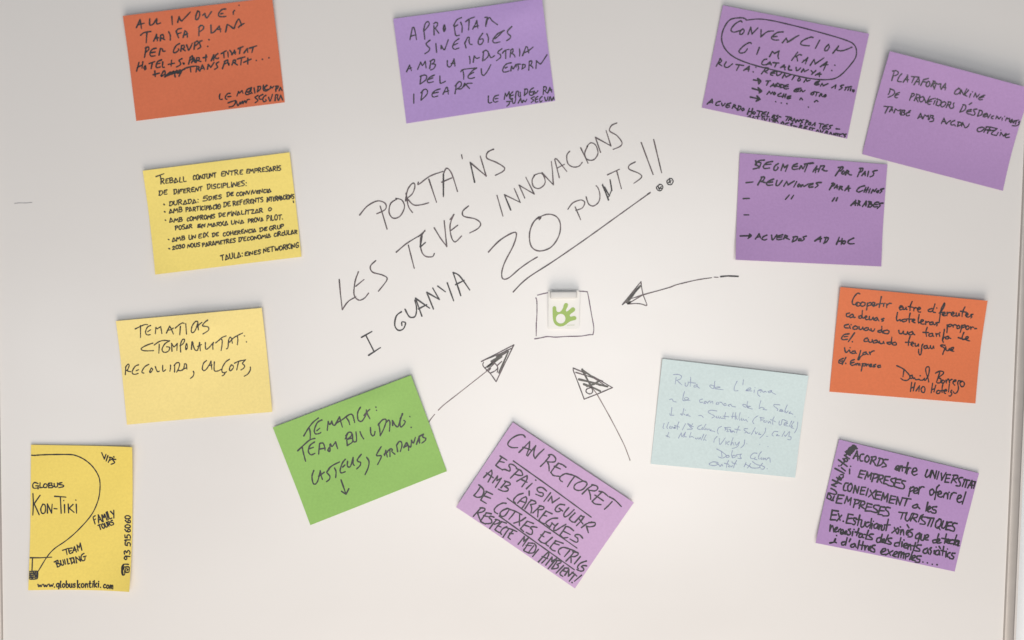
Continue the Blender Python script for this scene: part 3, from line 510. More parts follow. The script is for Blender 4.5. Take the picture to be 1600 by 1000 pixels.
trace(n, pl, 2.6, 'ink', [(a, "205,890 245,835;245,835 260,880;225,870 260,865;~325,850 290,865 275,890 300,900 325,892;~375,850 385,900 430,845;~490,845 440,860 430,890 450,897 485,890;445,872 485,868;500,890 515,850;~515,850 540,860 520,875;520,875 560,895;590,920 610,865;~600,870 645,865 630,900 590,920;~665,885 655,905 680,905 680,885;~735,860 705,870 715,890 690,910"), (b, "60,910 120,865;120,865 115,920;80,895 130,885;155,935 180,870;~160,875 200,880 180,920 150,935;285,945 315,870;345,885 335,945;300,915 345,908;~360,910 345,930 365,940 380,915 360,908;~465,880 415,905 405,930 430,940 470,938")])
for t in ("108,302 180,295", "80,468 145,465", "90,637 140,638"): trace(n, pl, 2.4, 'ink', [(a, t)], 'dash')
trace(n, pl, 2.6, 'ink', [(a, "48,858 160,855;~145,838 162,855 128,885;140,850 135,875")], 'arrow')

# 7 pale yellow
c = (170, 470, 5); a, b = (190, 490, 9.527), (290, 490, 9.527)
n, pl = note('soft_yellow', c, ((55, 158), (1195, 55), (1277, 868), (142, 968)), 'pale yellow note with three lines of large thin writing and an empty lower half', (.004, .0), bump=.002, curl=(0, .001, .004, .002), skew=.57)
trace(n, pl, 1.95, 'ink_brown', [(a, """~200,228 270,195 340,165 385,165;280,180 277,358;~430,178 385,200 355,260 358,300 385,318 425,312;385,270 430,240;500,300 508,205;~508,205 530,225 545,215 580,195;~580,195 590,250 597,298;665,290 715,185;~715,185 740,230 770,305;~690,245 730,240 770,215;~800,215 860,165 910,138 935,145;878,190 866,315;960,150 968,305;
~460,440 370,470 290,515 300,545 360,555 470,552;~480,468 550,420 620,400 710,405;~555,455 553,520 548,588;~710,405 640,450 600,520 605,560 640,578 690,560 715,515;~715,515 700,498 665,495;745,560 740,445;~740,445 770,490 785,490 825,445;825,445 818,550;875,570 870,465;~868,480 895,400 930,380 935,410 905,455 875,475;~965,445 950,490 955,540 975,500 970,450;
48,910 55,790;~50,800 85,755 105,770 85,830 65,850;~65,845 100,860 130,865;~245,762 195,785 155,850 155,890 190,905 240,890;210,852 245,835;~400,755 340,790 300,850 300,880 325,885;~435,810 412,860 418,880 440,860 455,830 440,810;~495,790 520,855 540,865 555,855;~605,770 605,845 620,860 650,835;~722,768 720,815 712,858;780,870 785,770;~775,775 810,735 850,735 855,770 835,830 810,875;~830,845 880,850 915,820 930,750;~930,750 955,755 965,830;~890,840 930,820 965,805"""),
 (b, """~185,115 150,120 105,180 88,250 100,282 130,270 160,220 190,130;190,130 195,240;~165,210 210,160 250,130 ;~335,95 290,130 258,178 310,190 345,205 340,250 260,302;82,530 92,420;~92,420 105,425 110,460;~100,440 125,520 145,545 175,540 205,430;205,430 215,555;175,490 235,460;~292,432 292,515 310,530 350,500 410,430;~410,430 400,480 402,535;~445,435 500,390 540,355 600,332;~520,375 540,400 535,480 522,550;~605,525 625,500 635,400 655,355 675,365 690,440;~650,425 700,370 760,330 845,290;~765,335 772,390 763,465;868,330 875,336;900,422 902,424;
~105,860 115,890 100,935 62,968;~305,700 260,740 240,820 260,850 295,835 340,770 370,710;~370,710 375,770 382,830;335,775 385,765;~420,720 415,830 430,858 475,855 515,835;~645,682 590,720 545,790 530,850 545,880 580,880 600,868;~565,885 575,895 560,915 535,930;~675,765 650,800 645,845 665,852 700,810 695,775 670,765;~720,740 790,710 885,690;~780,720 765,780 752,842;~880,690 845,730 840,750 870,780 855,815 815,842;~955,800 955,840 920,900 865,935""")])

# 8 green
c = (420, 580, 4); a, b = (460, 625, 6.25), (560, 625, 8.333)
n, pl = note('green', c, ((25, 352), (888, 25), (1113, 625), (260, 962)), 'bright green note tilted to the left, the only green one', (.0045, .0004), bump=.003, curl=(0, .0015, 0, 0), skew=.68)
trace(n, pl, 2.35, 'ink', [(a, """~92,350 130,285 180,220 235,175;~145,275 155,320 153,378;~268,195 225,220 195,290 205,330 245,325 258,315;218,300 248,275;320,295 330,210;~330,210 345,240 365,205;~365,205 375,240 395,245 415,220;~400,240 440,165;440,165 468,265;410,225 470,190;~470,190 530,145 560,138 575,155;~510,175 530,205 540,240;~572,150 580,180 588,218;~648,68 620,120 620,185 640,208 665,200 700,140 705,95;705,95 715,140 738,182;~680,150 715,110 740,88;
~32,495 90,440 150,390 200,375;~75,460 90,530 108,598;~195,410 150,445 135,500 160,535 200,520;145,475 185,462;235,528 245,425;~245,425 275,420 290,445 298,490;240,480 300,470;~325,495 345,500 345,440 350,430;350,430 365,460 400,410;400,410 420,475;325,490 335,465;515,445 505,340;~500,350 530,315 560,325 545,360 510,385;~510,385 560,375 565,410 515,445;495,380 520,330;~565,335 570,395 585,410 605,395 600,310;~640,310 655,350 675,380;
~187,690 170,745 180,810 205,820 230,780 250,690;~250,690 260,740 272,775;~235,745 265,725 290,705;~340,670 315,705 325,720 345,745 340,775 312,798;~330,675 370,640 440,605;~390,665 405,700 402,758;~495,580 465,620 445,690 460,712 495,700;470,655 492,635;~518,600 515,640 530,655 550,640 572,560;~572,560 572,620 585,640;~652,530 615,580 620,600 645,610 640,640 608,672;~705,560 728,600 720,660 690,728"""),
 (b, """230,88 232,92;238,130 240,134;~155,360 160,430 180,465 205,455 215,410;~262,310 275,380 283,465;~255,325 310,260 350,250 360,280 330,370 285,462;~362,290 395,262 410,300 402,405;445,330 440,265;~440,265 480,330 515,345 545,240;~545,240 575,180 565,190 540,290 550,350 590,320 608,280 590,265;668,216 671,219;686,356 689,359;
~295,608 245,690 240,725 295,725 290,760 250,838;340,720 355,655;355,655 375,740;335,705 380,675;410,735 410,655;~380,665 420,635 440,645 435,670 475,705;510,670 495,580;~495,590 530,540 560,550 565,600 545,668;~590,620 625,555 650,600 652,655;600,610 640,590;~620,560 655,600 680,610 690,525;~690,525 715,560 740,485;755,575 790,475;790,475 795,560;765,540 800,520;~790,475 840,445;~845,445 835,480 875,500 865,530 825,560""")])
trace(n, pl, 2.5, 'ink', [(a, "455,780 480,850 505,920;460,890 505,920 532,865")], 'arrow')

# 9 tall yellow with balloon drawing
c = (20, 680, 3.8476); a, b, d = (45, 700, 8.7), (130, 700, 4.762), (40, 840, 11.114)
n, pl = note('gold', c, ((110, 57), (718, 72), (700, 942), (93, 932)), 'upright yellow note with half a hot-air balloon drawn on it', (.0008, .0008), bump=.0004, curl=(0, .006, .008, .0035))
pn = Pen(pl, 2.15)
write(pn, "FAMILY|485 540 612 500 46\nTOURS|512 574 600 543 28",c,None,0,.7)
pn.build("handwriting", M["ink"], n); pn = Pen(pl, 2.15)
write(pn, "93|697 755 697 700 34\n515|697 675 697 605 34\n60|697 590 697 545 32\n60|697 535 697 490 32", c, None, 0, .7)
pn.build("handwriting", M["ink"], n); pn = Pen(pl, 2.15)
write(pn, "www|205 868 465 870 95\nglobus|515 882 840 885 115\nkontiki|872 890 1250 880 120\ncom|1330 892 1500 898 105", d, None, 0, .7)
pn.draw("482,872 486,876;1282,880 1286,884", d)
pn.build("handwriting", M["ink"], n); pn = Pen(pl, 2.15)
pn.draw("620,235 720,200;680,215 700,310;~785,195 730,210 745,290 785,275;735,250 775,240;795,280 825,170;825,170 860,265;805,240 855,225;890,245 870,145;870,145 910,190;910,190 925,110;925,110 955,235;505,420 535,525;~480,435 540,410 540,450 510,460;~510,465 575,470 570,510 530,525;~585,415 600,480 620,495 645,470 625,400;655,395 675,480;700,385 715,475;715,475 745,465;760,380 780,470;~745,380 800,370 820,420 775,475;808,365 832,460;865,455 845,350;845,350 935,430;935,430 905,340;~990,290 950,320 940,370 960,415 1000,410 1010,350;980,350 1030,335", d)
pn.build("handwriting", M["ink"], n); pn = Pen(pl, 2.15)
pn.draw("~120,485 75,470 50,500 60,545 115,545;120,555 122,515;90,515 130,515;148,475 145,540;145,540 180,540;~210,490 192,515 200,540 235,535 240,500 215,488;262,490 262,545;~258,485 300,480 300,505 265,512;~265,512 310,515 315,540 262,545;~335,490 340,530 360,535 380,525 378,480;~440,475 400,485 400,500 450,510 460,530 395,545;50,620 55,760 45,915;145,645 65,760;65,760 130,912;~180,770 152,830 165,890 205,885 215,820 205,775 180,768;240,890 240,765;240,765 295,890;295,890 305,770;330,830 370,835;340,662 490,675;415,670 425,895;470,780 472,890;460,722 463,725;520,770 525,890;585,775 530,830;530,825 600,885;628,775 632,895;622,716 625,719", a)
pn.build("handwriting", M["ink"], n); pn = Pen(pl, 2.15)
pn.draw("132,38 150,85;150,85 164,50;178,60 164,100;180,110 196,76;~188,72 215,80 190,96;222,68 224,73;~237,88 212,90 228,112 200,125", b)
pn.build('handwriting', M['ink'], n)
s = Pen(pl, 2.0); s.draw("~112,120 130,121 160,119 230,117 340,118 380,126 420,145 455,172 480,200 502,236 515,275 515,340 500,410 460,490 380,580 310,640 245,685 200,735 148,822;100,738 160,740 228,737;115,740 113,815", c)
s.draw("97,820 148,818 146,866 97,868 98,822;97,832 147,830;97,844 147,842;97,856 147,854;108,820 108,867;120,820 119,867;132,820 132,867;142,820 142,866", c, 1.9); s.draw("100,840 118,862;120,825 140,850", c, 2.6); s.build('balloon_drawing', M['ink'], n)
s = Pen(pl, 2.6); s.draw("~690,782 660,782 648,800 650,838 660,846 668,836 662,800 690,795;672,798 694,796 694,828 672,830 672,800;~680,808 686,812 680,820", c, 1.9); s.draw("~656,790 652,820 657,842", c, 3.0); s.build('telephone_drawing', M['ink'], n)

# 10 lilac, steeply tilted
c = (700, 650, 3.571); a, b, d, e = (780, 670, 10), (860, 710, 8.333), (730, 730, 9.091), (820, 790, 8)
n, pl = note('lilac', c, ((362, 35), (1037, 483), (708, 962), (45, 508)), 'lilac note steeply tilted with underlined capitals, lowest in the middle of the board', (.004, .0002), bump=.001, curl=(0, .002, 0, .004), skew=.6)
trace(n, pl, 2.45, 'ink_soft', [(a, """~405,130 370,95 290,100 200,150 145,210 140,260 200,295 290,295;310,370 390,290 475,200;475,200 470,300 425,415;370,290 440,310 490,330;445,425 500,350 570,265;~570,265 545,340 540,420 560,465;560,465 620,390 700,315;645,590 715,520 785,430;~770,410 830,405 880,460 870,510 820,520 750,515;~750,515 775,570 780,660;
15,428 120,495;40,450 -10,520 -55,575;~-55,575 -10,610 50,645;5,515 80,530;~50,645 90,640 160,665 170,620 150,580 180,555 240,580 275,620;175,775 240,710 300,650;~270,625 340,660 365,720 330,735 240,715;275,825 360,775 435,735;~435,735 430,800 355,910;345,795 435,840;425,940 515,855;570,805 573,808"""),
 (b, """~200,165 160,135 105,115;105,115 50,170 5,235;~5,235 40,275 110,285;52,155 130,190;~270,265 200,250 140,280 120,310 130,340 155,355;~265,260 340,290 435,350;310,290 265,350 222,422;~430,345 470,365 470,400 420,455 360,470 315,450 310,410 350,370 430,345;415,515 490,440 550,400;~540,395 600,410 615,445 580,475 500,465;~500,465 520,530 525,585;~635,480 690,495 750,545;~665,495 600,560 545,610;~545,610 580,645 660,655;580,530 690,605;~770,555 840,595 925,680;805,615 755,670 705,715;
-30,610 15,550;15,550 25,632;25,632 120,568;~185,660 120,655 70,700 65,735 95,750 130,740;115,705 160,740;~240,695 185,760 175,800 195,815 240,790 310,720;~320,765 255,830 250,850 285,880 315,885;320,885 400,795;438,812 400,870 340,930;370,835 425,908;395,800 435,815;405,955 470,905 540,880;~500,890 580,890 575,930 510,945 470,935;470,935 490,1000 495,1020"""),
 (c, "~550,420 525,400 498,405 505,425 530,432 525,450 490,438;572,430 535,478"),
 (d, """235,150 290,95 345,50;~345,50 350,110 295,215;275,85 370,155;360,225 430,130;430,130 420,195;420,195 485,160;485,160 400,290;480,295 555,205;~530,200 600,225 605,255 530,275;~530,275 580,310 570,340 510,345 440,315;880,345 880,405;~795,375 720,400 665,455 660,490 685,515;715,515 780,445 830,425;~830,425 845,450 830,510 775,590;745,480 830,510;820,595 880,500 925,470;~905,470 965,490 970,520 900,535;~900,535 915,590 905,655;
165,255 200,280;~175,260 225,310 235,360 200,420 140,430 95,405;~95,405 150,340 190,275;265,345 360,390;~280,350 230,410 190,470;190,470 270,518;240,410 330,445;~550,518 500,515 430,550 385,600 390,640 430,665;~570,590 500,620 465,660 480,700 530,695 575,640 595,600 560,588;~590,600 680,630 775,680;680,635 640,690 590,745;745,670 740,760 740,835;830,720 760,770 660,800;~940,805 850,770;~850,775 790,840 755,880;755,880 800,920;820,830 880,850;~990,860 930,850 895,865 925,900 920,950 890,960 835,930;
85,700 140,640 190,585;~180,580 235,585 250,610 210,640 145,650;~145,650 165,710 190,770;~340,665 265,650;~270,655 220,720 185,770;~185,770 215,790 255,810;230,690 305,710;~380,715 330,700 310,720 340,750 345,790 310,805 265,805;310,885 370,800 415,750;~395,745 450,760 455,790 385,815;~555,800 480,775;~490,780 430,840 390,890;~390,890 430,920 470,940;430,835 480,855;~560,850 500,880 470,930 485,960;~545,860 620,885 705,920;590,880 550,930 505,1000;650,900 600,960 575,1000;600,945 650,950;575,1000 610,1030"""),
 (e, """100,95 155,45 190,10;~180,5 235,20 225,50 165,55;~165,55 165,90 160,145;~340,105 265,72;265,72 210,140 175,185;~175,185 205,215 245,230;225,120 275,135;~410,160 340,165 275,205 265,235 310,270;~310,275 345,220;335,220 380,255;~415,225 370,275 365,310 395,310 450,275 515,235;~610,315 560,275 510,260;~510,270 470,330 440,370;~440,370 480,405 540,400;480,320 570,365;~725,410 690,370 640,365 630,385 660,410 665,445 640,460 565,420;
~320,350 245,325;~250,330 205,385 172,430;~172,430 210,465 270,480;200,370 240,395;~345,400 300,440 260,480 295,510;~480,475 380,440;~390,445 345,490 315,530;~315,530 345,560 380,570;365,475 430,495;~545,540 480,525 430,550 420,585 440,615;~530,535 600,560 660,590;560,565 495,640;515,695 570,640 610,590;~600,580 660,590 665,615 620,640 575,635;575,635 580,680 578,715;695,640 620,730;~770,695 700,720 660,765 670,790;~775,755 735,750 710,765 735,785 735,810 700,820 650,800;
-86,488 -8,392;-8,392 -15,450;-15,450 40,410;40,410 -30,510;~100,475 40,470;~45,470 0,540;~0,540 -15,565 35,590;15,500 80,505;~120,480 140,520 110,590 40,595;110,505 40,595;170,550 95,640;165,710 230,640 285,590;~285,590 300,600 280,650 210,720;215,640 285,665;260,745 340,645;340,645 335,700;335,700 395,665;395,665 290,790;335,790 400,700;~375,690 440,690 450,715 400,735;~400,735 420,760 400,785 335,792;485,750 390,845;~545,785 495,780;~500,785 450,830 440,860 475,885;480,815 530,830;500,870 550,800;550,800 545,880;545,880 610,830;~590,835 620,855 650,880;625,860 555,945;710,870 620,945;590,960 594,963""")])
for t in ("365,252 560,390 800,565", "330,460 500,585 720,738", "285,560 480,700 705,858"): trace(n, pl, 2.2, 'ink_soft', [(c, t)], 'underline')

# 11 pale blue, ballpoint
c = (1010, 550, 4.763); a, b, d = (1040, 580, 9.091), (1140, 590, 9.091), (1100, 690, 13.333)
n, pl = note('blue', c, ((120, 50), (1207, 177), (1107, 935), (32, 833)), 'pale blue note with faint ballpoint writing, the only blue one', (.0032, .0003), bump=.0008, curl=(0, 0, .004, 0))
trace(n, pl, 1.15, 'ballpoint', [(a, """~110,48 180,45 225,70 210,110 150,130;150,90 138,180;~165,130 200,165 235,195;~280,165 280,205 305,210 325,170;~355,85 355,150 350,215;320,155 430,170;~450,190 405,205 410,225 455,215;~440,190 460,225 485,240;~690,210 640,195 630,215 680,245 700,140;~695,180 700,245 725,250;~710,245 775,225 720,225 710,250 820,262;
~60,400 95,395 110,425 150,435;~270,285 250,360 250,415 300,410 330,390 290,370 270,400 350,415;~525,395 485,410 490,440 530,440;~560,430 545,455 570,455 580,430 560,428;~590,440 600,460;~600,445 630,420 640,450 665,425 675,460;~735,440 720,470 760,465 750,440;~770,440 800,445 810,470;~860,460 825,470 840,490 870,480;~930,470 890,485 910,500;~930,475 950,500 1000,510;
90,515 80,620;60,600 65,625 120,625;~260,530 240,625;~240,610 215,605 230,625;~260,605 275,620;280,550 283,553;~325,610 290,625 320,630 355,640;~470,630 510,630 540,660;~730,565 640,555 605,580 650,610 700,640 660,665;~725,640 720,660 745,665;~750,640 765,670 790,645;~855,590 845,640 850,685;~790,670 840,670;820,640 905,650;
~-20,740 -35,800 -20,815;~45,725 20,790 30,815;~70,780 55,805 90,810 85,785;~100,785 110,810;~115,805 140,790 120,815 150,805;~190,720 170,780 170,830;130,770 200,795;285,745 240,835;~365,770 315,745 350,790 385,820 310,825;~385,745 360,800;330,770 400,790;~515,765 465,790 460,820 500,830;~530,800 515,825 545,825;~575,755 545,810 550,830;~570,810 560,830 585,825;~590,820 600,835 620,820 630,840;~650,830 640,845 690,855 705,865;~800,785 755,810 740,860 755,895;840,805 930,800;~855,800 850,850;855,825 890,822;~890,835 875,860 905,860;~925,840 930,870 960,850 990,870;
~45,870 25,930;~25,925 5,915 30,925 60,940;185,950 225,875;~225,875 235,930 285,865;285,865 260,940;~275,930 300,935;~365,870 340,940;~345,940 380,930 400,945;~425,950 440,965 465,945;~470,965 500,945 490,970;~545,900 510,980;~580,905 540,985;~560,975 580,985;~735,930 700,970 690,1010"""),
 (b, """~105,50 70,130 70,185 120,185;195,30 188,100;~240,170 290,145 300,165 230,185 320,190;352,175 350,215;362,140 364,142;~455,180 405,190 405,240 435,268;~405,185 440,170 460,185 440,210;~470,190 480,210 510,195 525,210;~600,185 550,200 570,215 600,195;~590,185 610,215 660,240;
~250,395 200,380 195,400 240,420 260,340;~255,390 260,425 300,410 270,410 260,430 330,450;~450,330 430,400 425,445;~430,440 460,425 500,440 480,455 535,462;~720,390 640,385 640,410 690,450 680,475;~710,480 760,470 735,455 720,475 770,485;~825,390 800,450 785,500;~800,480 810,505 840,475;~870,490 850,510 880,510 905,525;935,558 938,562;
55,500 40,580;90,500 85,600;30,555 110,550;~100,570 115,600;~155,500 140,570 145,610;~180,580 165,605 195,605;~200,590 215,610 240,600;~240,600 260,630;275,570 278,573;~410,545 360,580 335,630 355,660;450,570 450,620;~440,570 500,580;450,605 490,605;~510,610 490,630 520,640 530,615;~550,620 560,650 580,625 595,660;~640,560 620,610 620,670;590,600 660,630;~715,620 710,670 740,670 760,600 830,630;~780,670 830,655 800,640 780,680 830,690;~890,620 860,680 850,700;~920,630 880,690 880,715;~900,690 890,715 920,725;~975,635 965,720 930,785;
~0,740 20,745 35,780 60,765 80,785;~140,695 115,750 105,790;80,735 160,750;~260,730 215,730 215,750 245,775 220,790;~255,780 270,795 300,790;~370,715 340,770 315,815;~370,770 380,800 405,780;~430,790 420,810 455,810;~520,720 505,790 435,865;530,838 550,838;~690,770 640,770 610,815 630,835;~690,810 670,825 720,830;~790,770 750,840;~790,820 800,835 860,770 845,840;~860,840 880,850 870,885 830,880;433,952 436,955;550,982 553,985;250,942 253,945"""),
 (c, "~545,645 550,690 590,640;595,665 592,690;~620,668 600,680 615,692;~648,640 630,695 645,675 655,695;~665,675 672,695 695,670;~695,670 680,705 640,722;~735,655 730,690 705,715")])
trace(n, pl, 1.25, 'ballpoint', [(d, """~270,155 370,210 460,280 460,310 390,345 300,320;370,215 380,320;~520,290 470,300 480,335 530,320 520,290;~600,190 580,270 590,320;~640,290 600,300 600,340 650,330 660,290;~680,280 690,310;~700,275 790,265;~770,270 760,320 785,355 710,350;~1110,250 1040,245 975,310 990,355 1050,360;~1075,330 1060,370 1110,380;~1205,215 1160,270 1140,340 1160,370;~1200,340 1190,370 1225,370;~1240,345 1250,380 1280,350 1300,390 1330,350;~1330,350 1375,350 1385,435;
~300,440 200,425 120,460 130,490 230,505 300,470 260,460;~310,480 340,520 370,480;380,480 395,510;~515,400 480,480 475,540;430,455 520,475;~530,500 515,525 550,530;~560,510 580,530 600,500;~685,400 640,480 620,550;~590,420 600,450 680,470;880,440 840,530;980,460 910,555;870,470 950,520;~1015,420 1100,480 1180,500;~950,510 1000,550 1100,555 1180,540;~1225,455 1160,530;~1200,500 1270,540 1230,580 1190,570;1320,568 1323,570""")], 'signature')

# 12 orange, right
c = (1280, 440, 5); a, b, d = (1300, 450, 7.696), (1400, 465, 10.526), (1395, 560, 11.429)
n, pl = note('orange', c, ((165, 42), (1315, 150), (1220, 952), (80, 860)), 'bright orange note with lowercase handwriting, at the right of the board', (.004, .0002), bump=.0015, curl=(0, .002, .003, 0), skew=.4)
trace(n, pl, 2.35, 'ink', [(a, """~335,70 305,65 260,120 245,180 270,200 310,190;~310,170 290,190 300,212 330,215 345,190 320,170;~365,170 345,195 360,218 395,210 400,180 370,168;~430,180 425,230 420,265;~430,185 470,175 475,200 435,215;~470,200 500,205 520,185 500,172 485,190 500,218 540,205;~595,105 580,180 570,235;540,195 620,185;625,190 622,220;638,182 640,184;~660,190 660,235;~662,205 690,185 715,185;
~215,300 180,310 180,340 215,345;~250,315 220,330 225,355 255,345 260,320;~260,320 265,350 285,352;~365,330 330,340 330,360 360,355 370,270;~365,340 375,360 395,358;~395,355 425,345 415,335 400,355 415,378 440,378;~455,340 455,375 480,380 500,350;500,350 505,385;~545,355 515,370 525,390 555,375 550,360;~555,375 570,395;~630,365 600,375 625,390 605,400;
~205,435 155,450 160,475 205,480;~215,455 225,485;235,440 237,442;~285,455 255,475 270,495 305,490 310,465 280,455;~330,465 335,495 360,495 375,470;375,470 385,500;~425,475 395,490 405,510 440,500 440,475;~440,490 465,510;~475,490 480,515 505,515 520,490;~600,505 560,515 565,530 600,525 605,460;~600,515 620,540;~670,505 620,520 640,545 685,545 690,515 665,505;
~210,550 150,560 120,600 135,620 190,615;150,585 195,580;275,540 200,645;250,645 252,648;~430,600 395,615 395,640 430,640;~440,615 450,645 480,650 490,620;~540,625 500,640 510,660 550,650 550,630;~548,645 575,660;~575,640 585,665 615,665 625,640;625,645 635,668;~720,650 670,655 680,672 715,668 725,590;~718,655 735,680;~765,650 730,665 745,685 780,680 775,655;
~155,720 170,775 210,745;~215,750 225,780;222,715 224,717;~280,755 245,765 245,785 285,780 285,760;~283,775 300,785;~350,750 330,820 315,860 330,860 345,830 380,800;~415,770 380,780 385,800 420,790 415,775;~418,785 440,800;~455,770 465,800;~460,785 490,760 515,755;
~140,845 95,865 85,895 110,905 130,895;105,880 135,875;170,835 125,920;168,905 170,907;~275,860 235,875 225,910 245,930 280,920;240,900 270,892;~290,910 295,930;~295,918 315,908 320,930;~320,918 338,910 340,932;~370,910 365,950 355,1000;~370,915 405,910 400,935 370,935;~420,915 422,940;~422,925 445,915;~450,935 480,930 475,915 460,925 460,945 490,945;~530,920 505,930 525,945 500,950;~585,930 555,935 560,955 590,950"""),
 (b, """~55,165 95,155 105,140 75,135 60,170 75,200 110,190;~120,155 125,190 150,190 170,160;~170,160 172,190 190,195;~270,65 240,140 235,210;205,145 285,160;~300,165 300,220;~302,185 330,165 355,175;~360,195 400,190 410,170 385,160 365,200 380,235 415,238;~600,180 545,200 545,225 590,230 620,200 650,105;~610,210 625,240 660,245;680,172 683,175;~730,250 790,170 810,95 790,110 750,200 735,300 722,410;720,255 790,240;~770,275 810,270 815,245 790,245 775,285 800,300 830,295;~850,240 850,300;~855,265 880,245 910,250;~920,275 960,265 960,245 935,240 920,280 950,305 990,295;~1000,255 1000,300 1030,300 1045,260;1045,260 1055,300;~1140,155 1105,230 1095,310;1070,225 1160,240;~1150,290 1190,280 1185,255 1160,265 1160,305 1190,320 1225,310;~1275,275 1235,285 1255,310 1240,335;
~30,245 15,340 30,380 70,360 80,360;~70,365 85,385 105,370;~150,355 105,370 125,395 175,385 180,360 150,352;~240,255 225,340 230,410;190,350 270,355;~270,385 315,375 310,355 285,360 280,395 325,415;~390,280 375,380 385,420;~390,410 450,390 460,370 430,365 415,410 440,435 475,435;~500,390 500,440;~505,410 545,395 560,405;~610,400 570,415 575,445 615,435 625,405;~620,420 640,445 660,440;~720,410 665,415 690,440 680,465;~855,450 855,520 850,580;~855,465 900,440 925,450 910,475 865,480;~945,455 955,490;~950,465 980,445 1010,460;~1040,455 1015,480 1025,510 1055,500 1060,470 1035,455;~1095,455 1085,520 1070,575;~1090,470 1140,450 1150,475 1095,500;~1180,465 1160,500 1180,525 1215,505 1205,470 1175,465;~1240,480 1245,525;~1245,500 1270,485 1290,490;1310,510 1340,510;
~55,540 65,585 105,590 130,555;~130,555 140,595 185,600 200,560;200,560 210,600;~280,560 225,580 235,610 290,600 290,570;~285,590 320,610;~525,490 505,560 515,635;455,570 550,575;~610,590 560,600 560,635 610,630 620,595;~615,615 635,640;~670,590 680,640;~675,610 705,595 720,595;~725,600 735,640;735,575 738,578;~810,525 795,620 780,690 795,740;~780,700 800,660 820,650;~870,635 830,655 840,680 885,670 880,640;~880,660 920,675;~1040,660 1080,672 1120,690;~1130,575 1105,650 1110,690;~1110,680 1060,665 1045,655;~1120,690 1190,675 1205,650 1175,645 1160,690 1230,715;
~245,635 220,710 215,785;165,735 245,735;~260,770 295,755 290,735 270,735 258,775 290,800;~325,755 330,795 360,795 380,765;380,765 385,800;~455,765 440,790 435,830 425,920 400,940 385,900 385,850;~520,790 475,800 480,835 520,830 530,795;~525,810 540,835 565,830;~580,790 585,830 615,835 630,800;630,800 640,835;~820,785 760,780 755,800 800,820 820,850;~820,845 800,890 785,935;~835,810 840,860 870,875 895,840;895,840 905,870;~905,860 955,850 960,820 925,830 920,870 970,885""")])
trace(n, pl, 2.2, 'ink', [(d, """~80,130 200,190 290,280 315,340 270,390 200,390 150,355;210,200 190,330;~360,300 320,315 315,350 345,360 370,335;~355,320 375,360 400,355;~395,350 420,380 450,380;~450,380 480,375 500,390 540,390;500,310 503,313;~540,390 570,370 580,355;~560,370 590,390 640,320 665,220 660,160 630,150 600,190 610,270 640,360 650,420;
~775,265 850,230 915,240 910,280 830,340;850,260 800,400;~820,350 870,370 860,430 810,440 790,420;~900,390 880,430 910,445 935,410 905,388;~960,390 965,440;~965,410 1000,370 1010,375;~1015,385 1025,440;~1025,410 1060,375 1075,380;~1085,420 1130,410 1140,390 1110,390 1085,440 1115,480;~1220,405 1190,400 1170,440 1180,540 1150,610 1110,625 1085,595;~1250,410 1210,440 1230,500 1270,500 1290,450 1260,410 1225,408;
345,430 320,590;405,435 370,580;335,530 390,510;420,580 485,490;485,490 470,590;~540,505 510,550 530,605 570,600 580,530 550,500;720,445 690,615;775,480 740,600;700,560 760,540;~820,570 785,600 800,630 840,620 850,585 820,570;~910,440 890,520 885,610;850,580 920,570;~920,590 965,580 960,555 930,570 920,610 950,630;1020,465 1000,600;~1060,570 1040,600 1060,620 1040,670 1005,670""")], 'signature')

